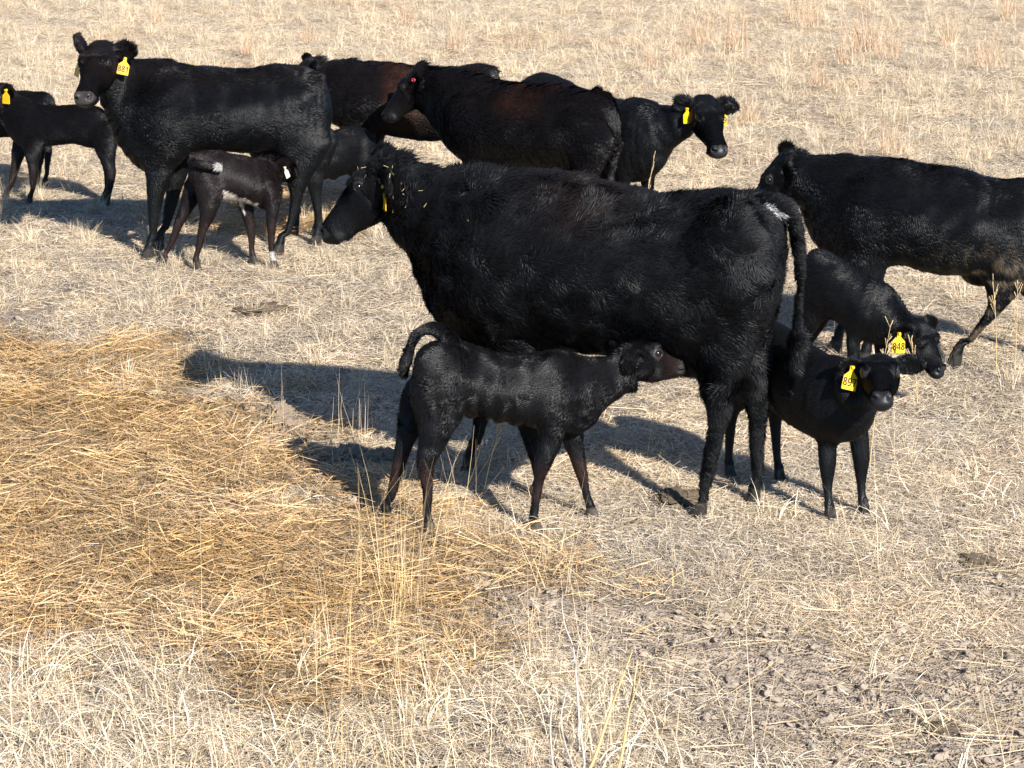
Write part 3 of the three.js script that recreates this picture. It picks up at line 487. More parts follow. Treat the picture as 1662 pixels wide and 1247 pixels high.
{ // the grazing calf behind it
  const b = new Beast(1.72, -12.62, -42); b.cell = 0.01;
  b.px([[1317, 425, 1312, 470, 0.07], [1328, 404, 1322, 505, 0.12], [1347, 411, 1345, 518, 0.135], [1372, 427, 1370, 524, 0.145], [1405, 446, 1395, 546, 0.13], [1433, 462, 1420, 560, 0.11], [1450, 482, 1440, 558, 0.07]], 0.05);
  b.px([[1425, 458, 1418, 545, 0.1], [1453, 480, 1440, 550, 0.08], [1472, 507, 1460, 556, 0.07, -0.02], [1486, 522, 1472, 562, 0.06, -0.03]], 0.05);
  b.leg([[1398, 510, 0.08, 0.055], [1387, 545, 0.05, 0.046], [1385, 580, 0.042, 0.04], [1385, 612, 0.03, 0.03]], [1385, 652], 0.08, true);
  b.leg([[1425, 530, 0.07, 0.055], [1430, 565, 0.048, 0.044], [1431, 595, 0.04, 0.04], [1431, 620, 0.03, 0.03]], [1432, 650], -0.08, true);
  b.leg([[1322, 485, 0.12, 0.07], [1312, 520, 0.08, 0.055], [1300, 552, 0.045, 0.04], [1297, 575, 0.032, 0.03]], [1297, 612], 0.08, true);
  b.leg([[1332, 485, 0.11, 0.065], [1322, 525, 0.07, 0.05], [1308, 556, 0.04, 0.036], [1304, 575, 0.032, 0.03]], [1304, 600], -0.08, true);
  b.head('calf', b.S(1486, 530, -0.04), -48, 44, 0, 0.88, { R: { dir: [-0.85, -0.12, 0.35], face: [0.1, -0.6, 0.8] }, L: { dir: [0.85, 0.3, -0.5], face: [0.4, 0, 0.9], len: 0.8 } });
  herd.d = b.finish('calf', 'black calf lowering its head to graze in front of the walking cow on the right', 'calf', null, {
    calf: true, hairs: 26000, hairLen: 0.025, wave: 0.45, waveFreq: 8, shrink: 0.011, tall: 0.72, headHairs: 6000, headLen: 0.011, tuft: 0.6, headCell: 0.006, seed: 14,
    tags: [{ ear: 'R', face: [0.25, 0.1, 1], text: '848', up: [0.05, 1, 0], shift: [-0.02, 0.01, 0.02], size: 0.95, label: 'yellow ear tag with a number' }],
  });
}
{ // the walking cow that the right edge cuts off
  const b = new Beast(2.35, -13.25, 174); b.cell = 0.013;
  b.px([[1702, 330, 1690, 400, 0.09], [1688, 302, 1676, 440, 0.19], [1661, 291, 1640, 458, 0.25], [1629, 292, 1610, 453, 0.27], [1581, 283, 1581, 447, 0.3], [1549, 275, 1533, 447, 0.32], [1501, 267, 1501, 440, 0.33], [1453, 259, 1460, 430, 0.32], [1405, 255, 1415, 438, 0.29], [1372, 256, 1372, 438, 0.24], [1345, 257, 1340, 412, 0.18], [1325, 266, 1321, 380, 0.11]]);
  b.px([[1378, 257, 1340, 405, 0.18], [1337, 252, 1308, 350, 0.145], [1308, 249, 1287, 330, 0.12], [1292, 249, 1272, 312, 0.1]]);
  b.leg([[1645, 420, 0.2, 0.1], [1630, 470, 0.115, 0.08], [1617, 503, 0.066, 0.055], [1592, 535, 0.045, 0.042], [1572, 562, 0.038, 0.038]], [1556, 596], -0.14);
  b.leg([[1668, 420, 0.19, 0.1], [1672, 475, 0.1, 0.075], [1690, 515, 0.06, 0.05], [1690, 560, 0.042, 0.04]], [1690, 600], 0.14);
  b.leg([[1402, 420, 0.13, 0.085], [1412, 465, 0.08, 0.065], [1414, 510, 0.055, 0.05], [1412, 550, 0.042, 0.04]], [1408, 598], -0.14);
  b.leg([[1385, 420, 0.12, 0.08], [1375, 465, 0.08, 0.065], [1372, 505, 0.055, 0.05], [1368, 540, 0.042, 0.04]], [1362, 580], 0.14);
  b.bones(b.S(1632, 305).setZ(0.2).toArray(), b.S(1395, 310).setZ(0.19).toArray(), 0.09);
  b.solid().ball(b.S(1600, 445, 0), V(0.14, 0.08, 0.11), 0.05);
  b.head('cow', b.S(1283, 262, 0), 163, 50, 0, 0.84, { L: { dir: [0.1, -0.75, 0.62], face: [-0.8, 0, 0.5] }, R: { dir: [-0.3, 0.35, -0.8], face: [-0.8, 0, 0.5] } });
  herd.e = b.finish('cow', 'black cow with dried mud on her belly walking out past the right edge', 'cow', null, {
    hairs: 40000, hairLen: 0.038, lock: 'long', wave: 0.4, waveFreq: 6, shrink: 0.018, tall: 1.15, headHairs: 6000, headLen: 0.016, tuft: 0.9, seed: 15, eyes: [-1],
    tone: (p) => { const low = Math.max(sstep(0.72, 0.45, p.y) * 0.9, sstep(-0.45, -0.7, p.x) * sstep(0.95, 0.7, p.y)), n = fbm(p.x * 16, p.y * 16, p.z * 16); return brownish(BLACK, MUD, low * sstep(-0.02, 0.22, n) * sstep(0.3, -0.3, p.x) * 0.8); },
    lenOf: (p, n) => 0.8 + 0.6 * sstep(0.5, 0.9, n.y),
  });
}
{ // the cow on the left that looks round
  const b = new Beast(-1.93, -16.28, 189); b.cell = 0.013;
  b.px([[528, 150, 524, 215, 0.09], [516, 121, 512, 245, 0.19], [490, 109, 478, 258, 0.25], [455, 106, 440, 248, 0.29], [405, 111, 400, 248, 0.32], [350, 110, 350, 248, 0.335], [305, 105, 310, 252, 0.31], [270, 101, 272, 274, 0.27], [237, 101, 238, 280, 0.215], [212, 108, 210, 255, 0.13]]);
  b.px([[270, 101, 232, 272, 0.21], [228, 98, 198, 238, 0.18], [202, 92, 183, 205, 0.155, 0.0], [182, 84, 172, 172, 0.13, -0.04]]);
  b.leg([[494, 230, 0.19, 0.1], [486, 275, 0.115, 0.08], [482, 308, 0.066, 0.055], [474, 345, 0.046, 0.042], [464, 370, 0.042, 0.04]], [457, 393], -0.14);
  b.leg([[513, 230, 0.16, 0.1], [510, 280, 0.09, 0.07], [513, 318, 0.056, 0.05], [517, 355, 0.042, 0.04]], [518, 389], 0.14);
  b.leg([[262, 250, 0.14, 0.09], [254, 300, 0.08, 0.07], [250, 337, 0.06, 0.055], [248, 372, 0.043, 0.042]], [245, 405], -0.14);
  b.leg([[278, 255, 0.13, 0.09], [283, 300, 0.075, 0.065], [276, 335, 0.058, 0.052], [268, 368, 0.043, 0.042]], [262, 398], 0.14);
  b.bones(b.S(478, 122).setZ(0.2).toArray(), b.S(285, 150).setZ(0.2).toArray(), 0.09);
  b.solid().ball(b.S(455, 255, 0), V(0.15, 0.08, 0.12), 0.05); b.solid().ball(b.S(270, 190, -0.18), V(0.19, 0.28, 0.12), 0.1);
  b.head('cow', b.S(165, 84, -0.1), -100, 27, 4, 0.95, { R: { dir: [-0.45, 0.9, -0.1], face: [0.95, 0.45, 0.15], len: 0.85 }, L: { dir: [0.95, 0.08, 0.1], face: [0.15, -0.3, 1], len: 0.9 } });
  herd.f = b.finish('cow', 'black cow on the left looking at the camera, yellow tag 881 in her ear', 'cow', null, {
    hairs: 46000, hairLen: 0.036, lock: 'long', wave: 0.35, waveFreq: 6, shrink: 0.018, tall: 1.3, headHairs: 10000, headLen: 0.016, tuft: 1.1, headCell: 0.006, seed: 16, nose: [0.034, 0.028, 0.027],
    tone: (p) => brownish(BLACK, BROWN, 0.35 * sstep(1.0, 1.25, p.y) * (0.5 + fbm(p.x * 4, p.y * 4, p.z * 4))),
    lenOf: (p, n) => 0.8 + 0.7 * sstep(0.6, 0.95, n.y),
    tags: [{ ear: 'L', face: [0.25, 0.1, 1], text: '881', up: [0.25, 1, 0], shift: [0.01, -0.012, 0.045], label: 'yellow ear tag with the number 881' }, { ear: 'R', face: [-0.6, 0.1, 0.5], text: '', tone: '#b98a12', shift: [-0.02, -0.11, 0.0], up: [0.35, 1, 0], size: 0.8, label: 'dull yellow ear tag turned away' }],
  });
}
{ // her calf
  const b = new Beast(-1.92, -15.78, 6); b.cell = 0.01;
  b.px([[309, 266, 316, 300, 0.055], [317, 248, 330, 318, 0.1], [345, 243, 355, 324, 0.12], [385, 250, 385, 326, 0.13], [415, 256, 412, 333, 0.125], [436, 263, 431, 338, 0.1], [450, 280, 447, 322, 0.06]], 0.05);
  b.px([[425, 260, 432, 315, 0.085], [444, 264, 450, 300, 0.07, -0.08], [454, 266, 458, 292, 0.06, -0.2]], 0.05);
  b.leg([[342, 300, 0.1, 0.065], [338, 340, 0.06, 0.05], [328, 368, 0.038, 0.035], [323, 390, 0.03, 0.03]], [316, 419], 0.085, true);
  b.leg([[322, 295, 0.09, 0.06], [306, 325, 0.055, 0.048], [291, 350, 0.042, 0.037], [280, 375, 0.032, 0.03]], [265, 405], -0.085, true);
  b.leg([[444, 308, 0.065, 0.05], [442, 335, 0.046, 0.042], [440, 362, 0.038, 0.036], [440, 385, 0.029, 0.028]], [441, 412], 0.08, true);
  b.leg([[398, 318, 0.06, 0.05], [402, 345, 0.046, 0.042], [407, 366, 0.037, 0.034], [408, 385, 0.029, 0.028]], [408, 407], -0.08, true);
  b.tail([[b.S(317, 250, 0), 0.03], [b.S(313, 262, 0.06), 0.03], [b.S(325, 266, 0.13), 0.028], [b.S(345, 270, 0.16), 0.026], [b.S(360, 273, 0.16), 0.02]], 0.02);
  b.head('calf', b.S(458, 272, -0.24), 82, 0, 0, 0.95, { R: { dir: [0.35, -0.5, 0.7], face: [0.5, 0.2, -0.8], len: 0.9 }, L: { dir: [-0.8, 0, 0.1], face: [0, 0, -1] } });
  const tip = b.S(361, 273, 0.16), w0 = b.S(370, 322, 0.1), w1 = b.S(418, 340, 0.1);
  herd.g = b.finish('calf', 'small dark brown calf with a white belly nursing beside the cow tagged 881', 'calf', null, {
    calf: true, hairs: 26000, hairLen: 0.024, wave: 0.35, waveFreq: 9, shrink: 0.010, tall: 0.7, headHairs: 3000, headLen: 0.011, seed: 17, hoof: [0.03, 0.025, 0.022],
    tone: (p) => {
      if (p.distanceTo(tip) < 0.042) return WHITE;
      const n = 0.03 * noise(p.x * 14, p.y * 14, 3);
      if (p.x > w0.x - 0.02 && p.x < w1.x + 0.02 && p.y < w0.y + (w1.y - w0.y) * (p.x - w0.x) / (w1.x - w0.x) + 0.05 + n && p.y > 0.27 && p.z > (p.x > w1.x - 0.08 ? -0.02 : -0.05) && Math.abs(p.z) < 0.12) return [0.5, 0.44, 0.37];
      if (p.y < 0.1 && p.x > 0.2 && p.z > 0 && p.y < 0.06 + n) return WHITE;
      return brownish(BLACK, BROWN, 0.35 + 0.75 * sstep(0.34, 0.2, p.y) * (0.7 + fbm(p.x * 7, p.y * 7, p.z * 7)));
    },
    headTone: () => brownish(BLACK, BROWN, 0.4),
    tags: [{ ear: 'R', face: [0.95, 0.3, 0.45], text: '', up: [-0.45, 1, 0], tone: '#cfc6b0', shift: [-0.05, 0.05, 0.06], size: 0.68, label: 'pale ear tag seen from its back' }],
  });
}
{ // the calf on the left edge
  const b = new Beast(-3.42, -18.08, 172); b.cell = 0.011;
  b.px([[179, 205, 184, 235, 0.055], [172, 186, 170, 242, 0.1], [155, 172, 148, 240, 0.125], [125, 170, 120, 234, 0.14], [90, 171, 90, 236, 0.145], [60, 168, 60, 240, 0.135], [35, 162, 38, 240, 0.11], [18, 168, 16, 222, 0.07]], 0.05);
  b.px([[45, 162, 38, 228, 0.1], [28, 152, 14, 205, 0.085], [12, 142, -4, 188, 0.07]], 0.05);
  b.leg([[167, 220, 0.11, 0.07], [175, 258, 0.06, 0.05], [180, 278, 0.045, 0.04], [178, 300, 0.032, 0.032]], [176, 324], -0.085, true);
  b.leg([[164, 220, 0.1, 0.065], [171, 255, 0.055, 0.046], [175, 276, 0.042, 0.038], [174, 298, 0.032, 0.032]], [171, 318], 0.085, true);
  b.leg([[52, 232, 0.085, 0.06], [53, 260, 0.052, 0.046], [54, 280, 0.042, 0.04], [53, 297, 0.03, 0.03]], [50, 319], -0.085, true);
  b.leg([[36, 230, 0.075, 0.06], [27, 256, 0.05, 0.045], [21, 276, 0.04, 0.037], [17, 292, 0.03, 0.03]], [12, 307], 0.085, true);
  b.head('calf', b.S(4, 146, 0), 205, 42, 0, 0.98, { L: { dir: [0.75, 0.25, 0.5], face: [-0.3, -0.2, 0.9] }, R: { dir: [-0.8, 0.2, -0.3], face: [-0.2, 0, 1] } });
  herd.h = b.finish('calf', 'dark calf with a yellow ear tag standing at the left edge', 'calf', null, {
    calf: true, hairs: 22000, hairLen: 0.024, wave: 0.3, waveFreq: 9, shrink: 0.010, tall: 0.75, headHairs: 4000, headLen: 0.011, seed: 18,
    tone: (p) => brownish(BLACK, BROWN, 0.1 + 0.6 * sstep(0.25, 0.55, p.x) * sstep(0.75, 0.4, p.y + 0.1) + 0.4 * sstep(0.3, 0.2, p.y)), headTone: () => brownish(BLACK, [0.03, 0.015, 0.012], 0.55),
    tags: [{ ear: 'L', face: [-0.5, 0.05, 0.8], text: '', shift: [-0.01, 0.035, 0.02], size: 0.95, label: 'yellow ear tag' }],
  });
}
{ // the calf hidden behind it
  const b = new Beast(-3.98, -18.72, 184, 0.98); b.cell = 0.013;
  b.standardTrunk(true).standardLegs(true, [0, 0, 0.05, 0.0]);
  b.m([[0.25, 0.72, 0.38, 0.45, 0.1], [0.36, 0.74, 0.46, 0.53, 0.08], [0.48, 0.74, 0.54, 0.6, 0.07]], 0.05);
  b.tail([[b.S(52, 158), 0.035], [b.S(66, 154), 0.034], [b.S(76, 156), 0.032], [b.S(82, 163), 0.03], [b.S(85, 175), 0.028], [b.S(86, 190), 0.024]], 0.02);
  b.head('calf', V(0.5, 0.7, 0), 190, 40, 0, 0.95, { L: { dir: [0.3, 0, 0.9], face: [-1, 0, 0] }, R: { dir: [0.3, 0, -0.9], face: [-1, 0, 0] } });
  herd.i = b.finish('calf', 'calf mostly hidden behind the calf at the left edge, curled tail showing above its back', 'calf', null, { calf: true, hairs: 12000, hairLen: 0.024, shrink: 0.010, tall: 0.75, headHairs: 1500, seed: 19 });
}
{ // the brown-shouldered cow at the back
  const b = new Beast(-0.66, -17.75, 183); b.cell = 0.014;
  b.px([[812, 130, 804, 200, 0.09], [797, 110, 782, 222, 0.19], [765, 106, 745, 226, 0.26], [722, 111, 715, 229, 0.3], [675, 109, 680, 228, 0.32], [640, 104, 640, 222, 0.32], [600, 101, 602, 216, 0.3], [565, 100, 568, 214, 0.25], [537, 104, 540, 200, 0.18]]);
  b.px([[565, 100, 542, 192, 0.18], [537, 100, 517, 165, 0.145], [515, 97, 500, 150, 0.115]]);
  for (const [x, q, f] of [[770, -1, 0], [782, 1, 0], [585, -1, 1], [600, 1, 1]]) b.leg([[x, 205, f ? 0.13 : 0.18, 0.09], [x, 245, 0.09, 0.07], [x + (f ? 0 : 6), 285, 0.058, 0.05], [x, 318, 0.042, 0.04]], [x - 2, 352], q * 0.14);
  b.head('cow', b.S(507, 107, 0), 192, 40, 0, 0.84, { L: { dir: [0.35, 0.2, 0.85], face: [-0.75, -0.1, 0.6], len: 0.9 }, R: { dir: [-0.3, 0.3, -0.8], face: [-0.8, 0, 0.4] } });
  herd.j = b.finish('cow', 'black cow with a rusty brown shoulder standing at the back beyond the cow tagged 881', 'cow', null, {
    hairs: 30000, hairLen: 0.04, lock: 'long', wave: 0.3, waveFreq: 6, shrink: 0.018, tall: 1.15, headHairs: 5000, headLen: 0.014, tuft: 0.8, seed: 20,
    tone: (p) => { const straw = sstep(-0.5, -0.62, p.x) * sstep(1.02, 1.09, p.y) * sstep(0.08, 0.2, fbm(p.x * 22, p.y * 9, p.z * 14)); return straw > 0.3 ? [0.3, 0.24, 0.15] : brownish(BLACK, RUST, 0.9 * sstep(0.2, 0.05, Math.abs(p.x - 0.17 - 0.1 * noise(p.y * 4, 1, p.z))) * sstep(0.5, 0.85, p.y) * (0.75 + fbm(p.x * 8, p.y * 8, p.z * 8)) + 0.06); },
    lenOf: (p, n) => 0.75 + 0.8 * sstep(0.6, 0.95, n.y), straw: [[b.S(785, 106), 0.16, 220]],
    tags: [{ ear: 'L', face: [-0.75, 0.05, 0.6], text: '', shift: [-0.01, 0.0, 0.02], label: 'yellow ear tag' }],
  });
}
{ // the calf in front of it
  const b = new Beast(-1.27, -17.05, 226, 0.92); b.cell = 0.013;
  b.standardTrunk(true).standardLegs(true, [0, 0.05, 0.02, -0.04]);
  b.m([[0.25, 0.72, 0.38, 0.45, 0.1], [0.36, 0.76, 0.46, 0.55, 0.08], [0.46, 0.8, 0.53, 0.64, 0.07]], 0.05);
  b.solid().ball(V(0.02, 0.36, 0), V(0.035, 0.05, 0.03), 0.05);
  b.head('calf', V(0.48, 0.78, 0), 220, 30, 0, 0.98, { L: { dir: [0.6, 0, 0.7], face: [-0.7, 0, 0.6] }, R: { dir: [-0.8, 0, -0.5], face: [-0.7, 0, 0.6] } });
  herd.l = b.finish('calf', 'black calf in the background right of the rump of the cow tagged 881', 'calf', null, { calf: true, hairs: 18000, hairLen: 0.025, wave: 0.45, waveFreq: 9, shrink: 0.010, tall: 0.78, headHairs: 1500, seed: 21, tone: () => BLACK });
}
{ // the cow whose rump is towards us, red mark at the ear
  const b = new Beast(0.21, -16.3, 146); b.cell = 0.013;
  b.px([[991, 172, 990, 215, 0.09], [977, 153, 978, 250, 0.18], [945, 146, 945, 272, 0.25], [900, 139, 900, 275, 0.29], [855, 137, 858, 273, 0.31], [811, 132, 815, 273, 0.31], [775, 124, 780, 273, 0.28], [745, 120, 748, 254, 0.22], [722, 120, 728, 226, 0.14]]);
  b.px([[775, 123, 738, 235, 0.19], [738, 116, 710, 205, 0.155], [710, 112, 692, 188, 0.13], [692, 110, 676, 178, 0.1]]);
  b.leg([[958, 225, 0.19, 0.1], [951, 275, 0.12, 0.08], [957, 312, 0.066, 0.055], [955, 350, 0.046, 0.042]], [948, 412], -0.15);
  b.leg([[975, 225, 0.18, 0.1], [975, 275, 0.11, 0.08], [985, 310, 0.064, 0.055], [984, 350, 0.046, 0.042]], [980, 400], 0.15);
  b.leg([[772, 240, 0.13, 0.09], [772, 285, 0.085, 0.07], [770, 318, 0.06, 0.055], [768, 350, 0.043, 0.042]], [765, 388], -0.14);
  b.leg([[790, 240, 0.12, 0.085], [802, 280, 0.08, 0.065], [805, 310, 0.058, 0.052], [803, 340, 0.043, 0.042]], [800, 372], 0.14);
  b.bones(b.S(955, 162).setZ(0.2).toArray(), b.S(775, 175).setZ(0.19).toArray(), 0.09);
  b.solid().ball(b.S(895, 275, 0), V(0.16, 0.09, 0.12), 0.05);
  b.tail([[b.S(965, 151, 0), 0.045], [b.S(990, 168, 0), 0.045], [b.S(998, 200, 0), 0.044], [b.S(996, 240, 0), 0.039], [b.S(992, 275, 0), 0.045], [b.S(988, 310, 0), 0.05], [b.S(986, 330, 0), 0.03]]);
  b.head('cow', b.S(684, 122, 0), 162, 43, 0, 0.8, { L: { dir: [0.25, -0.45, 0.85], face: [-0.9, 0, 0.3] }, R: { dir: [-0.4, 0.25, -0.8], face: [-0.8, 0, 0.5] } });
  const red = b.hd.pos, sw = b.S(993, 260, 0);
  herd.k = b.finish('cow', 'black cow with reddish withers and hanging tail, standing just behind the shaggy cow', 'cow', null, {
    hairs: 38000, hairLen: 0.038, lock: 'long', wave: 0.35, waveFreq: 6, shrink: 0.018, tall: 1.15, headHairs: 6000, headLen: 0.018, tuft: 1.4, seed: 22,
    tone: (p) => { if (p.x < sw.x + 0.08 && p.y < 0.95 && p.y > 0.45 && Math.abs(p.z) < 0.06 && p.x < -0.72) return brownish(BLACK, MUD, 0.35 + 0.8 * noise(p.y * 40, p.x * 60, p.z * 60)); return brownish(BLACK, RUST, 0.85 * sstep(0.85, 1.0, p.y) * sstep(0.28, 0.05, Math.abs(p.x - 0.1)) * (0.6 + fbm(p.x * 7, p.y * 7, p.z * 7)) + 0.06); },
    lenOf: (p, n) => 0.8 + 0.7 * sstep(0.6, 0.95, n.y),
  });
  const mark = shade(new THREE.Mesh(new THREE.TorusGeometry(0.012, 0.006, 8, 14), std({ color: new THREE.Color(0.3, 0.02, 0.04), roughness: 0.5 }))); mark.name = 'red_ear_stud';
  mark.position.copy(b.S(671, 130, -0.13)); mark.scale.set(1, 0.75, 1); herd.k.add(mark);
}
{ // the cow on the right of the back group
  const b = new Beast(0.58, -16.62, -49, 0.775); b.cell = 0.013;
  b.m([[-0.98, 1.2, -0.95, 1.02, 0.1], [-0.89, 1.33, -0.87, 0.8, 0.2], [-0.68, 1.38, -0.64, 0.67, 0.27], [-0.36, 1.32, -0.32, 0.6, 0.31], [0, 1.26, 0, 0.55, 0.33], [0.3, 1.25, 0.28, 0.54, 0.31], [0.5, 1.27, 0.5, 0.53, 0.27], [0.66, 1.25, 0.67, 0.57, 0.22], [0.78, 1.16, 0.82, 0.68, 0.14]]);
  b.standardLegs(false);
  b.m([[0.5, 1.27, 0.66, 0.7, 0.2], [0.74, 1.25, 0.88, 0.85, 0.16, -0.04], [0.95, 1.26, 1.04, 0.99, 0.13, -0.1]]);
  b.head('cow', b.XP(1143, 172, 0.92), -76, 31, 0, 0.84, { R: { dir: [-0.85, 0.15, -0.3], face: [0.2, -0.3, 0.9], len: 0.9 }, L: { dir: [0.95, -0.02, -0.1], face: [0.1, -0.3, 0.95], len: 0.95 } });
  herd.m = b.finish('cow', 'black cow behind on the right looking at the camera, a yellow tag in each ear', 'cow', null, {
    hairs: 36000, hairLen: 0.034, lock: 'long', wave: 0.3, waveFreq: 6, shrink: 0.018, tall: 1.15, headHairs: 8000, headLen: 0.015, tuft: 1.6, seed: 23, nose: [0.015, 0.014, 0.015],
    tone: () => BLACK, lenOf: (p, n) => 0.8 + 0.6 * sstep(0.6, 0.95, n.y),
    tags: [{ ear: 'L', face: [0.1, 0.1, 1], text: '389', shift: [-0.03, 0.01, 0.02], label: 'yellow ear tag with a number' }, { ear: 'R', face: [0.5, 0.1, 0.8], text: '', shift: [0.0, 0.01, 0.03], size: 0.9, label: 'yellow ear tag' }],
  });
}

// ---------------------------------------------------------------- dry ground cover
const bladeMat = std({ vertexColors: true, roughness: 0.62, side: THREE.DoubleSide });
function bladesShape(n, sd, o) {
  reseed(sd); const P = [], Nn = [], C = [], I = [];
  for (let i = 0; i < n; i++) {
    const r = Math.sqrt(rnd()) * o.R, a = rnd() * 6.283, x = r * Math.cos(a), z = r * Math.sin(a), az = o.aim ? o.aim + rr(-1, 1) * (o.fan ?? 0.8) : rnd() * 6.283, L = rr(...o.len), w = rr(...o.wid) / 2, e0 = rr(...o.elev), bend = rr(...o.bend), y0 = rr(...(o.y ?? [0, 0]));
    const seg = o.seg ?? 3, t0 = rr(...(o.tone ?? [0.6, 1.2])), hue = rnd(), base = P.length / 3, twist = rr(-0.9, 0.9); let px = x, py = y0, pz = z, el = e0, aa = az;
    for (let k = 0; k <= seg; k++) {
      const t = k / seg, ww = w * (o.taper ? 1 - 0.85 * t : 1 - 0.3 * t), sx = -Math.sin(aa), sz = Math.cos(aa), tw = twist * (0.5 + t);
      const hx = sx * Math.cos(tw), hy = Math.sin(tw), hz = sz * Math.cos(tw);
      P.push(px - hx * ww, py - hy * ww, pz - hz * ww, px + hx * ww, py + hy * ww, pz + hz * ww);
      const dx = Math.cos(aa) * Math.cos(el), dy = Math.sin(el), dz = Math.sin(aa) * Math.cos(el), nx = hy * dz - hz * dy, ny = hz * dx - hx * dz, nz = hx * dy - hy * dx, s = ny < 0 ? -1 : 1;
      Nn.push(nx * s, ny * s, nz * s, nx * s, ny * s, nz * s);
      const c = [t0 * (1 + 0.10 * (hue - 0.5)), t0, t0 * (1 - 0.22 * (hue - 0.5))]; C.push(...c, ...c);
      if (k < seg) I.push(base + 2 * k, base + 2 * k + 1, base + 2 * k + 2, base + 2 * k + 1, base + 2 * k + 3, base + 2 * k + 2);
      el = el - bend / seg + rr(-0.06, 0.06); aa += rr(-0.18, 0.18) * (o.kink ?? 1);
      px += dx * L / seg; py += dy * L / seg; pz += dz * L / seg; if (py < 0.002) { py = 0.002 + rnd() * 0.006; el = Math.abs(el) * 0.2; }
    }
  }
  const g = new THREE.BufferGeometry(); g.setAttribute('position', new THREE.Float32BufferAttribute(P, 3)); g.setAttribute('normal', new THREE.Float32BufferAttribute(Nn, 3)); g.setAttribute('color', new THREE.Float32BufferAttribute(C, 3)); g.setIndex(I); return g;
}
const hoofSpots = Object.values(herd);
const GRASS = {
  mat: [1, 2, 3, 4, 5, 6].map((s) => bladesShape(200, 200 + s, { R: 0.17, len: [0.025, 0.1], wid: [0.0016, 0.0038], elev: [-0.1, 0.5], bend: [-0.5, 1.2], y: [0, 0.018], tone: [0.4, 1.3], taper: true })),
  hay: [1, 2, 3, 4, 5, 6].map((s) => bladesShape(110, 300 + s, { R: 0.18, len: [0.04, 0.2], wid: [0.002, 0.0042], elev: [-0.1, 0.4], bend: [-0.1, 0.5], y: [0.0, 0.045], tone: [0.3, 1.4], kink: 0.4, aim: 0.3, fan: s % 2 ? 3.1 : 1.3, seg: 2 })),
  litter: [1, 2, 3, 4].map((s) => bladesShape(5, 900 + s, { R: 0.2, len: [0.10, 0.34], wid: [0.0022, 0.004], elev: [0.0, 0.16], bend: [-0.05, 0.15], y: [0.012, 0.035], tone: [0.7, 1.25], kink: 0.25, seg: 3 })),
  tuft: [1, 2, 3, 4].map((s) => bladesShape(46, 400 + s, { R: 0.05, len: [0.08, 0.24], wid: [0.0018, 0.0036], elev: [0.5, 1.5], bend: [0.1, 1.5], tone: [0.6, 1.25], taper: true, seg: 4 })),
  curl: [1, 2, 3, 4].map((s) => bladesShape(34, 500 + s, { R: 0.11, len: [0.10, 0.26], wid: [0.003, 0.007], elev: [0.3, 1.3], bend: [0.6, 2.6], tone: [0.7, 1.3], taper: true, seg: 5 })),
  stem: [1, 2, 3, 4].map((s) => bladesShape(9, 600 + s, { R: 0.07, len: [0.22, 0.6], wid: [0.0016, 0.0028], elev: [1.0, 1.55], bend: [-0.05, 0.35], tone: [0.8, 1.2], taper: true, seg: 4 })),
  plume: [1, 2, 3].map((s) => bladesShape(70, 700 + s, { R: 0.10, len: [0.2, 0.62], wid: [0.003, 0.006], elev: [1.1, 1.55], bend: [0, 0.45], tone: [0.7, 1.2], taper: true, seg: 3 })),
};
function cover(name, label, category, variants, spots, jitter = 0.22) {
  const root = new THREE.Group(), by = variants.map(() => []);
  spots.forEach((s) => by[Math.floor(rnd() * variants.length)].push(s));
  const q = new THREE.Quaternion(), m = new THREE.Matrix4(), c = new THREE.Color(), Y = V(0, 1, 0);
  by.forEach((list, i) => {
    if (!list.length) return;
    const im = shade(new THREE.InstancedMesh(variants[i], bladeMat, list.length)); im.name = name + '_clumps'; im.userData.kind = 'stuff';
    list.forEach(([x, z, s, col, turn, sy], k) => { q.setFromAxisAngle(Y, turn ?? rnd() * 6.283); m.compose(V(x, groundHeight(x, z), z), q, V(s, s * (sy ?? 1), s)); im.setMatrixAt(k, m); const v = 1 + rr(-jitter, jitter); im.setColorAt(k, c.setRGB(col[0] * v, col[1] * v, col[2] * v)); });
    root.add(im);
  });
  root.name = numbered(name); root.userData = { kind: 'stuff', label, category }; scene.add(root);
}
let soilCrumbs = [];
const mixc = (a, b, t) => a.map((v, k) => v + (b[k] - v) * clamp(t, 0, 1));
const PALE = [0.76, 0.60, 0.41], GREY = [0.55, 0.46, 0.35], GOLD = [0.51, 0.308, 0.118], UMBER = [0.24, 0.15, 0.065], PINK = [0.5, 0.32, 0.19], WHEAT = [0.60, 0.475, 0.30];
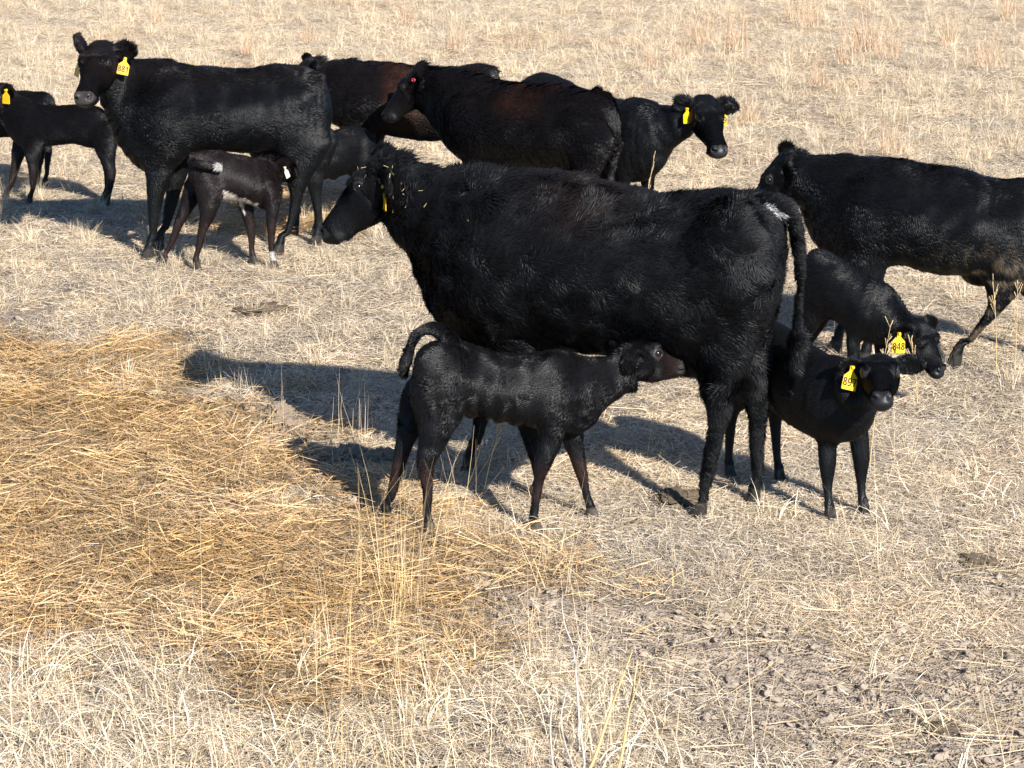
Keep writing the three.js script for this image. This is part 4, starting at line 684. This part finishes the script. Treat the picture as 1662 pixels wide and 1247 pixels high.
{
  reseed(4242);
  const litter = [], crumbs = [], mat = [], hay = [], tuft = [], curl = [], stem = [];
  for (let z = -6.4; z > -62;) {
    const near = -z, step = near < 12 ? 0.12 : near < 18 ? 0.16 : near < 35 ? 0.155 + (near - 18) * 0.006 : 0.26 + (near - 35) * 0.012, half = near * 0.2126 + 2.4;
    for (let x = -half; x < half; x += step) {
      const px = x + rr(-0.5, 0.5) * step, pz = z + rr(-0.5, 0.5) * step, h = hayAt(px, pz), s = soilAt(px, pz), n = fbm(px * 1.3, pz * 1.3, 21), far = sstep(15, 26, near), sc = 1 + 0.25 * far + 0.05 * Math.max(0, near - 33);
      const bleach = sstep(9.2, 8.0, near + 0.6 * n) * sstep(1.2, 0.2, px), col = mixc(mixc(mixc(PALE, GREY, 0.4 + 1.4 * n), [0.74, 0.60, 0.425], bleach), PINK, 0.5 * sstep(0.08, 0.4, fbm(px * 0.45, pz * 0.45, 33)) * (0.3 + far));
      if (rnd() < h * 0.25) mat.push([px, pz, 0.9, mixc(col, GOLD, 0.5), undefined, 0.7]);
      if (rnd() < h * 0.82) { if (rnd() > s * 0.75) hay.push([px, pz, rr(0.85, 1.15), mixc(mixc(GOLD, PALE, 0.5 * (n + 0.35)), UMBER, 0.6 * sstep(0.0, 0.3, fbm(px * 2.4, pz * 2.4, 55))), rr(-0.7, 0.7) + (rnd() < 0.5 ? Math.PI : 0)]); }
      else if (rnd() > s * 0.9) mat.push([px, pz, sc * rr(0.85, 1.2), col, undefined, 0.6 + 0.4 * rnd()]);
      if (rnd() < 0.10 + 0.25 * s * sstep(14, 10, near) + 0.15 * h) litter.push([px, pz, rr(0.8, 1.2), mixc(WHEAT, GOLD, rnd() * (0.4 + h)), rnd() * 6.28]);
      if (s > 0.25 && near < 15) for (let i = 0; i < 4; i++) crumbs.push([px + rr(-0.07, 0.07), pz + rr(-0.07, 0.07)]);
      if (near > 12.5 && rnd() < 0.20 + 0.25 * far) tuft.push([px, pz, sc * rr(0.6, 1.15), mixc(col, WHEAT, 0.5)]);
      if (near < 12.5 && rnd() < 0.05 * (1 - s) * (1 - h)) tuft.push([px, pz, rr(0.4, 0.8), col]);
      const front = Math.max(sstep(8.9, 7.9, near + 0.5 * fbm(px, pz, 2)) * sstep(0.9, 0.1, px), 0.10 * sstep(13, 9, near) * (1 - h));
      if (rnd() < front * 0.42 * (1 - 0.75 * s)) curl.push([px, pz, rr(0.7, 1.15), mixc([0.62, 0.52, 0.38], WHEAT, rnd() * 0.6)]);
      const st = front * 0.16 + 0.012 * (1 - h) + 0.035 * sstep(10.2, 8.5, near) * sstep(0.6, -0.4, px) + 0.03 * sstep(1.0, 2.2, px) * sstep(15, 10, near) + 0.05 * far;
      if (rnd() < st) stem.push([px, pz, rr(0.6, 1.15) * (1 - 0.25 * far), mixc(WHEAT, PINK, rnd() * 0.5)]);
      if (near > 7 && near < 9.9 && Math.abs(px + 0.5) < 0.22 && rnd() < 0.16) stem.push([px, pz, rr(0.8, 1.25), [0.55, 0.38, 0.17]]);
    }
    z -= step;
  }
  cover('dry_grass', 'pale matted dry grass covering the pasture', 'grass', GRASS.mat, mat, 0.2);
  cover('hay', 'golden brown straw spread over the ground at lower left', 'hay', GRASS.hay, hay, 0.35);
  cover('straw_litter', 'single long straws lying loose over the pasture', 'straw', GRASS.litter, litter);
  cover('grass_tufts', 'short upright tufts of dry grass across the far pasture', 'grass', GRASS.tuft, tuft);
  cover('curled_grass', 'bleached curled grass blades along the front of the pasture', 'grass', GRASS.curl, curl);
  cover('grass_stems', 'thin tall dry grass stems scattered over the pasture', 'grass', GRASS.stem, stem);
  soilCrumbs = crumbs;
  console.log('cover', mat.length, hay.length, tuft.length, curl.length, stem.length);
}

// ---------------------------------------------------------------- things on the ground
const atDepth = (px, py, z) => { const d = ray(px, py); return d.multiplyScalar(z / d.z).add(V(0, EYE, 0)); };
function rod(points, r0, r1, mat, name, sides = 6) {
  const curve = new THREE.CatmullRomCurve3(points), g = new THREE.TubeGeometry(curve, points.length * 5, 1, sides), p = g.attributes.position, n = g.attributes.normal, ring = sides + 1;
  for (let i = 0; i < p.count; i++) { const t = Math.floor(i / ring) / (points.length * 5), r = r0 + (r1 - r0) * t; p.setXYZ(i, p.getX(i) + n.getX(i) * (r - 1), p.getY(i) + n.getY(i) * (r - 1), p.getZ(i) + n.getZ(i) * (r - 1)); }
  const m = shade(new THREE.Mesh(g, mat)); m.name = name; return m;
}
const stalkMat = std({ color: new THREE.Color(0.52, 0.37, 0.17), roughness: 0.6 }), weedMat = std({ color: new THREE.Color(0.47, 0.41, 0.35), roughness: 0.8 }), seedMat = std({ color: new THREE.Color(0.5, 0.36, 0.2), roughness: 0.8, side: THREE.DoubleSide });
const local = (list, o) => list.map((p) => p.clone().sub(o));
{ // two bleached weeds and a pair of straw stalks close to the camera
  const g = new THREE.Group(), o = V(0.225, 0, -7.4); g.position.copy(o);
  g.add(rod(local([o, atDepth(948, 1247, -7.42), atDepth(941, 1180, -7.45), atDepth(937, 1120, -7.5), atDepth(934, 1085, -7.52)], o), 0.0042, 0.003, weedMat, 'stem'));
  g.add(rod(local([atDepth(934, 1088, -7.52), atDepth(930, 1050, -7.54), atDepth(917, 1015, -7.55), atDepth(912, 975, -7.57), atDepth(914, 962, -7.57)], o), 0.0028, 0.0015, weedMat, 'branch'));
  g.add(rod(local([atDepth(934, 1088, -7.52), atDepth(938, 1055, -7.5), atDepth(943, 1035, -7.5), atDepth(945, 1018, -7.5)], o), 0.0027, 0.0015, weedMat, 'branch'));
  thing(g, 'dried_weed', 'bleached forked weed stem standing at the bottom centre, tallest of the two', 'weed');
  const h = new THREE.Group(), q = V(0.15, 0, -7.42); h.position.copy(q);
  h.add(rod(local([q, atDepth(899, 1247, -7.44), atDepth(894, 1200, -7.46), atDepth(894, 1165, -7.48), atDepth(899, 1138, -7.5)], q), 0.0036, 0.0022, weedMat, 'stem'));
  h.add(rod(local([atDepth(930, 1247, -7.40), atDepth(912, 1185, -7.44), atDepth(911, 1160, -7.47), atDepth(917, 1134, -7.5)], q), 0.0032, 0.002, weedMat, 'stem'));
  const head = new THREE.Group(), c = atDepth(918, 1128, -7.5).sub(q), spikes = [];
  reseed(77); for (let i = 0; i < 46; i++) { const d = V(rr(-1, 1), rr(-0.35, 1), rr(-1, 1)).normalize(), s = new THREE.ConeGeometry(0.0016, rr(0.016, 0.026), 4).translate(0, 0.014, 0); s.applyQuaternion(new THREE.Quaternion().setFromUnitVectors(V(0, 1, 0), d)); spikes.push(s); }
  spikes.push(new THREE.SphereGeometry(0.009, 10, 8));
  const sh = shade(new THREE.Mesh(mergeGeometries(spikes), weedMat)); sh.name = 'seed_head'; sh.position.copy(c); h.add(sh);
  thing(h, 'dried_weed', 'short bleached weed with a spiky round seed head at the bottom centre', 'weed');
  for (const [a, m, t, z, label] of [[[958, 1247], [992, 1150], [1026, 1058], -7.42, 'golden straw stalk leaning right at the bottom centre, left of a pair'], [[1004, 1247], [1022, 1150], [1035, 1072], -7.40, 'golden straw stalk leaning right at the bottom centre, right of a pair']]) {
    const k = new THREE.Group(), b0 = atDepth(a[0] - 8, a[1] + 20, z).setY(0); k.position.copy(b0);
    k.add(rod(local([b0, atDepth(...a, z), atDepth(...m, z - 0.05), atDepth(...t, z - 0.08)], b0), 0.006, 0.0025, stalkMat, 'stem'));
    const lf = rod(local([atDepth(...m, z - 0.05), atDepth(m[0] + 16, m[1] - 50, z - 0.03), atDepth(m[0] + 18, m[1] - 80, z)], b0), 0.0035, 0.001, stalkMat, 'leaf'); k.add(lf);
    thing(k, 'straw_stalk', label, 'stalk');
  }
}
function panicle(base, tip, label, spread = 1, seedN = 1) {
  const k = new THREE.Group(); k.position.copy(base); reseed(800 + seedN);
  const top = tip.clone().sub(base), mid = top.clone().multiplyScalar(0.55).add(V(top.x * -0.15, 0, 0));
  k.add(rod([V(0, 0, 0), mid, top], 0.0028, 0.0012, stalkMat, 'stem', 5));
  const gs = [], dir = top.clone().sub(mid).normalize();
  for (let i = 0; i < 15; i++) {
    const t = rr(0.62, 1), p = mid.clone().lerp(top, (t - 0.55) / 0.45), d = dir.clone().multiplyScalar(0.9).add(V(rr(-1, 1) * spread, rr(-0.1, 0.5), rr(-1, 1) * spread)).normalize(), L = rr(0.035, 0.085) * (1.25 - 0.5 * t);
    const q = new THREE.Quaternion().setFromUnitVectors(V(0, 1, 0), d);
    gs.push(new THREE.CylinderGeometry(0.0007, 0.001, L, 4).translate(0, L / 2, 0).applyQuaternion(q).translate(p.x, p.y, p.z));
    for (let j = 0; j < 3; j++) { const s = new THREE.SphereGeometry(1, 5, 4).scale(0.0025, 0.007, 0.0025).translate(0, L * (0.6 + 0.2 * j), 0).applyQuaternion(q); gs.push(s.translate(p.x, p.y, p.z)); }
  }
  const m = shade(new THREE.Mesh(mergeGeometries(gs), seedMat)); m.name = 'seed_head'; k.add(m);
  thing(k, 'grass_stalk', label, 'grass stalk');
}
panicle(atDepth(1414, 700, -11.0).setY(0), atDepth(1446, 527, -11.05), 'branching dry seed head between the grazing calf and the calf tagged 897', 1, 1);
panicle(atDepth(1036, 420, -15.2).setY(0), atDepth(1062, 254, -15.2), 'pale grass stalk rising behind the back of the shaggy cow', 0.25, 2);
panicle(atDepth(786, 790, -10.6).setY(0), atDepth(826, 672, -10.62), 'pale seed head showing against the belly shadow of the nursing calf', 0.7, 3);
panicle(atDepth(1618, 600, -12.75).setY(0), atDepth(1612, 458, -12.75), 'dry seed stalk before the hind leg of the walking cow, left of two', 0.5, 4);
panicle(atDepth(1648, 600, -12.7).setY(0), atDepth(1652, 462, -12.7), 'dry seed stalk before the hind leg of the walking cow, right of two', 0.5, 5);
panicle(atDepth(1490, 640, -12.1).setY(0), atDepth(1478, 556, -12.1), 'small dry seed stalk just below the chin of the grazing calf', 0.4, 6);

function lump(sd, w, h, d, rough) {
  const g = new THREE.SphereGeometry(1, w === 1 ? 9 : 44, w === 1 ? 6 : 26), p = g.attributes.position;
  for (let i = 0; i < p.count; i++) { const v = V(p.getX(i), p.getY(i), p.getZ(i)), n = 1 + rough * (noise(v.x * 1.6 + sd, v.y * 1.6, v.z * 1.6) + 0.6 * noise(v.x * 4 + sd, v.y * 4, v.z * 4) + 0.45 * noise(v.x * 8, v.y * 8 + sd, v.z * 8) + 0.3 * noise(v.x * 19, v.y * 19 + sd, v.z * 19)); p.setXYZ(i, v.x * n * w, Math.max(-0.3, v.y) * n * h, v.z * n * d); }
  g.computeVertexNormals(); return g;
}
const dungMat = std({ color: new THREE.Color(0.105, 0.075, 0.045), roughness: 0.9 }), clodMat = std({ color: new THREE.Color(0.2, 0.155, 0.11), roughness: 0.95 });
[[-1.72, -11.15, 0.15, 'dung pat in the straw left of the nursing calf, larger of two side by side'], [-1.45, -10.86, 0.12, 'dung pat in the straw left of the nursing calf, nearer of two side by side'], [-2.38, -11.2, 0.13, 'dark dung pat in the straw at the left edge'], [-1.55, -14.45, 0.16, 'dung pat in pale grass beyond the shadow of the shaggy cow\'s head'], [1.99, -9.72, 0.08, 'small brown dung pat in pale grass at the right edge'], [1.52, -7.93, 0.06, 'flat brown dung pat on bare soil at lower right'], [0.76, -10.62, 0.12, 'brown dung pat beside the near hind hoof of the shaggy cow'], [-0.28, -10.0, 0.1, 'dung pat under the belly of the nursing calf']].forEach(([x, z, r, label], i) => {
  const m = shade(new THREE.Mesh(lump(i * 3.7, r, r * 0.17, r * 0.8, 0.75), dungMat)); m.position.set(x, groundHeight(x, z) + 0.014, z); m.rotation.y = i * 1.3; thing(m, 'dung_pat', label, 'dung pat');
});
reseed(31);
for (let i = 0; i < 26; i++) {
  const t = rnd(), x = -1.45 + 0.75 * t + rr(-0.18, 0.18), z = -12.15 + 0.95 * t + rr(-0.16, 0.16), r = rr(0.025, 0.075);
  const m = shade(new THREE.Mesh(lump(40 + i * 2.3, r, r * 0.6, r * 0.85, 0.6), clodMat)); m.position.set(x, groundHeight(x, z) + 0.012, z); m.rotation.y = i; thing(m, 'dirt_clod', 'clod of trampled dirt beside the shadow of the shaggy cow', 'clod', 'clods of trampled dirt');
}
{
  const im = shade(new THREE.InstancedMesh(lump(5.5, 1, 0.75, 0.9, 0.7), std({ color: new THREE.Color(0.285, 0.232, 0.178), roughness: 0.95 }), soilCrumbs.length)); im.name = 'soil_crumbs'; im.userData = { kind: 'stuff', label: 'small crumbs of dry soil on the bare patches', category: 'soil' };
  reseed(71); const m = new THREE.Matrix4(), q = new THREE.Quaternion();
  soilCrumbs.forEach(([x, z], i) => { const r = 0.004 + 0.019 * Math.pow(rnd(), 3); q.setFromEuler(new THREE.Euler(rr(-0.5, 0.5), rnd() * 6.3, rr(-0.5, 0.5))); m.compose(V(x, groundHeight(x, z) + r * 0.25, z), q, V(r * rr(0.8, 1.5), r, r)); im.setMatrixAt(i, m); });
  scene.add(im);
}
const pinkMat = bladeMat.clone(); pinkMat.color.setRGB(0.55, 0.36, 0.22);
const clump = shade(new THREE.Mesh(GRASS.plume[0], pinkMat));
[[1140, 62, 1.1], [1195, 72, 1.2], [1405, 75, 1.3], [1440, 85, 1.0], [1375, 95, 0.9], [405, 78, 0.8], [255, 28, 0.8], [740, 70, 0.8], [660, 28, 0.9], [1290, 25, 1.0], [1320, 35, 0.9], [1540, 60, 0.9], [1600, 98, 1.0], [1640, 20, 1.0], [500, 60, 0.6], [1105, 88, 0.8], [1060, 100, 0.7], [1215, 190, 0.7], [1445, 240, 0.8], [1330, 130, 0.7]].forEach(([x, y, s], i) => {
  const c = i ? clump.clone() : clump; c.geometry = GRASS.plume[i % 3]; c.position.copy(onGround(x, y + 8)); c.rotation.y = i * 2.1; c.scale.set(s * 1.25, s * 0.85, s * 1.25);
  thing(c, 'grass_clump', 'upright clump of reddish dry grass on the far pasture', 'grass clump', 'reddish grass clumps on the far pasture');
});
renderer.render(scene, camera);
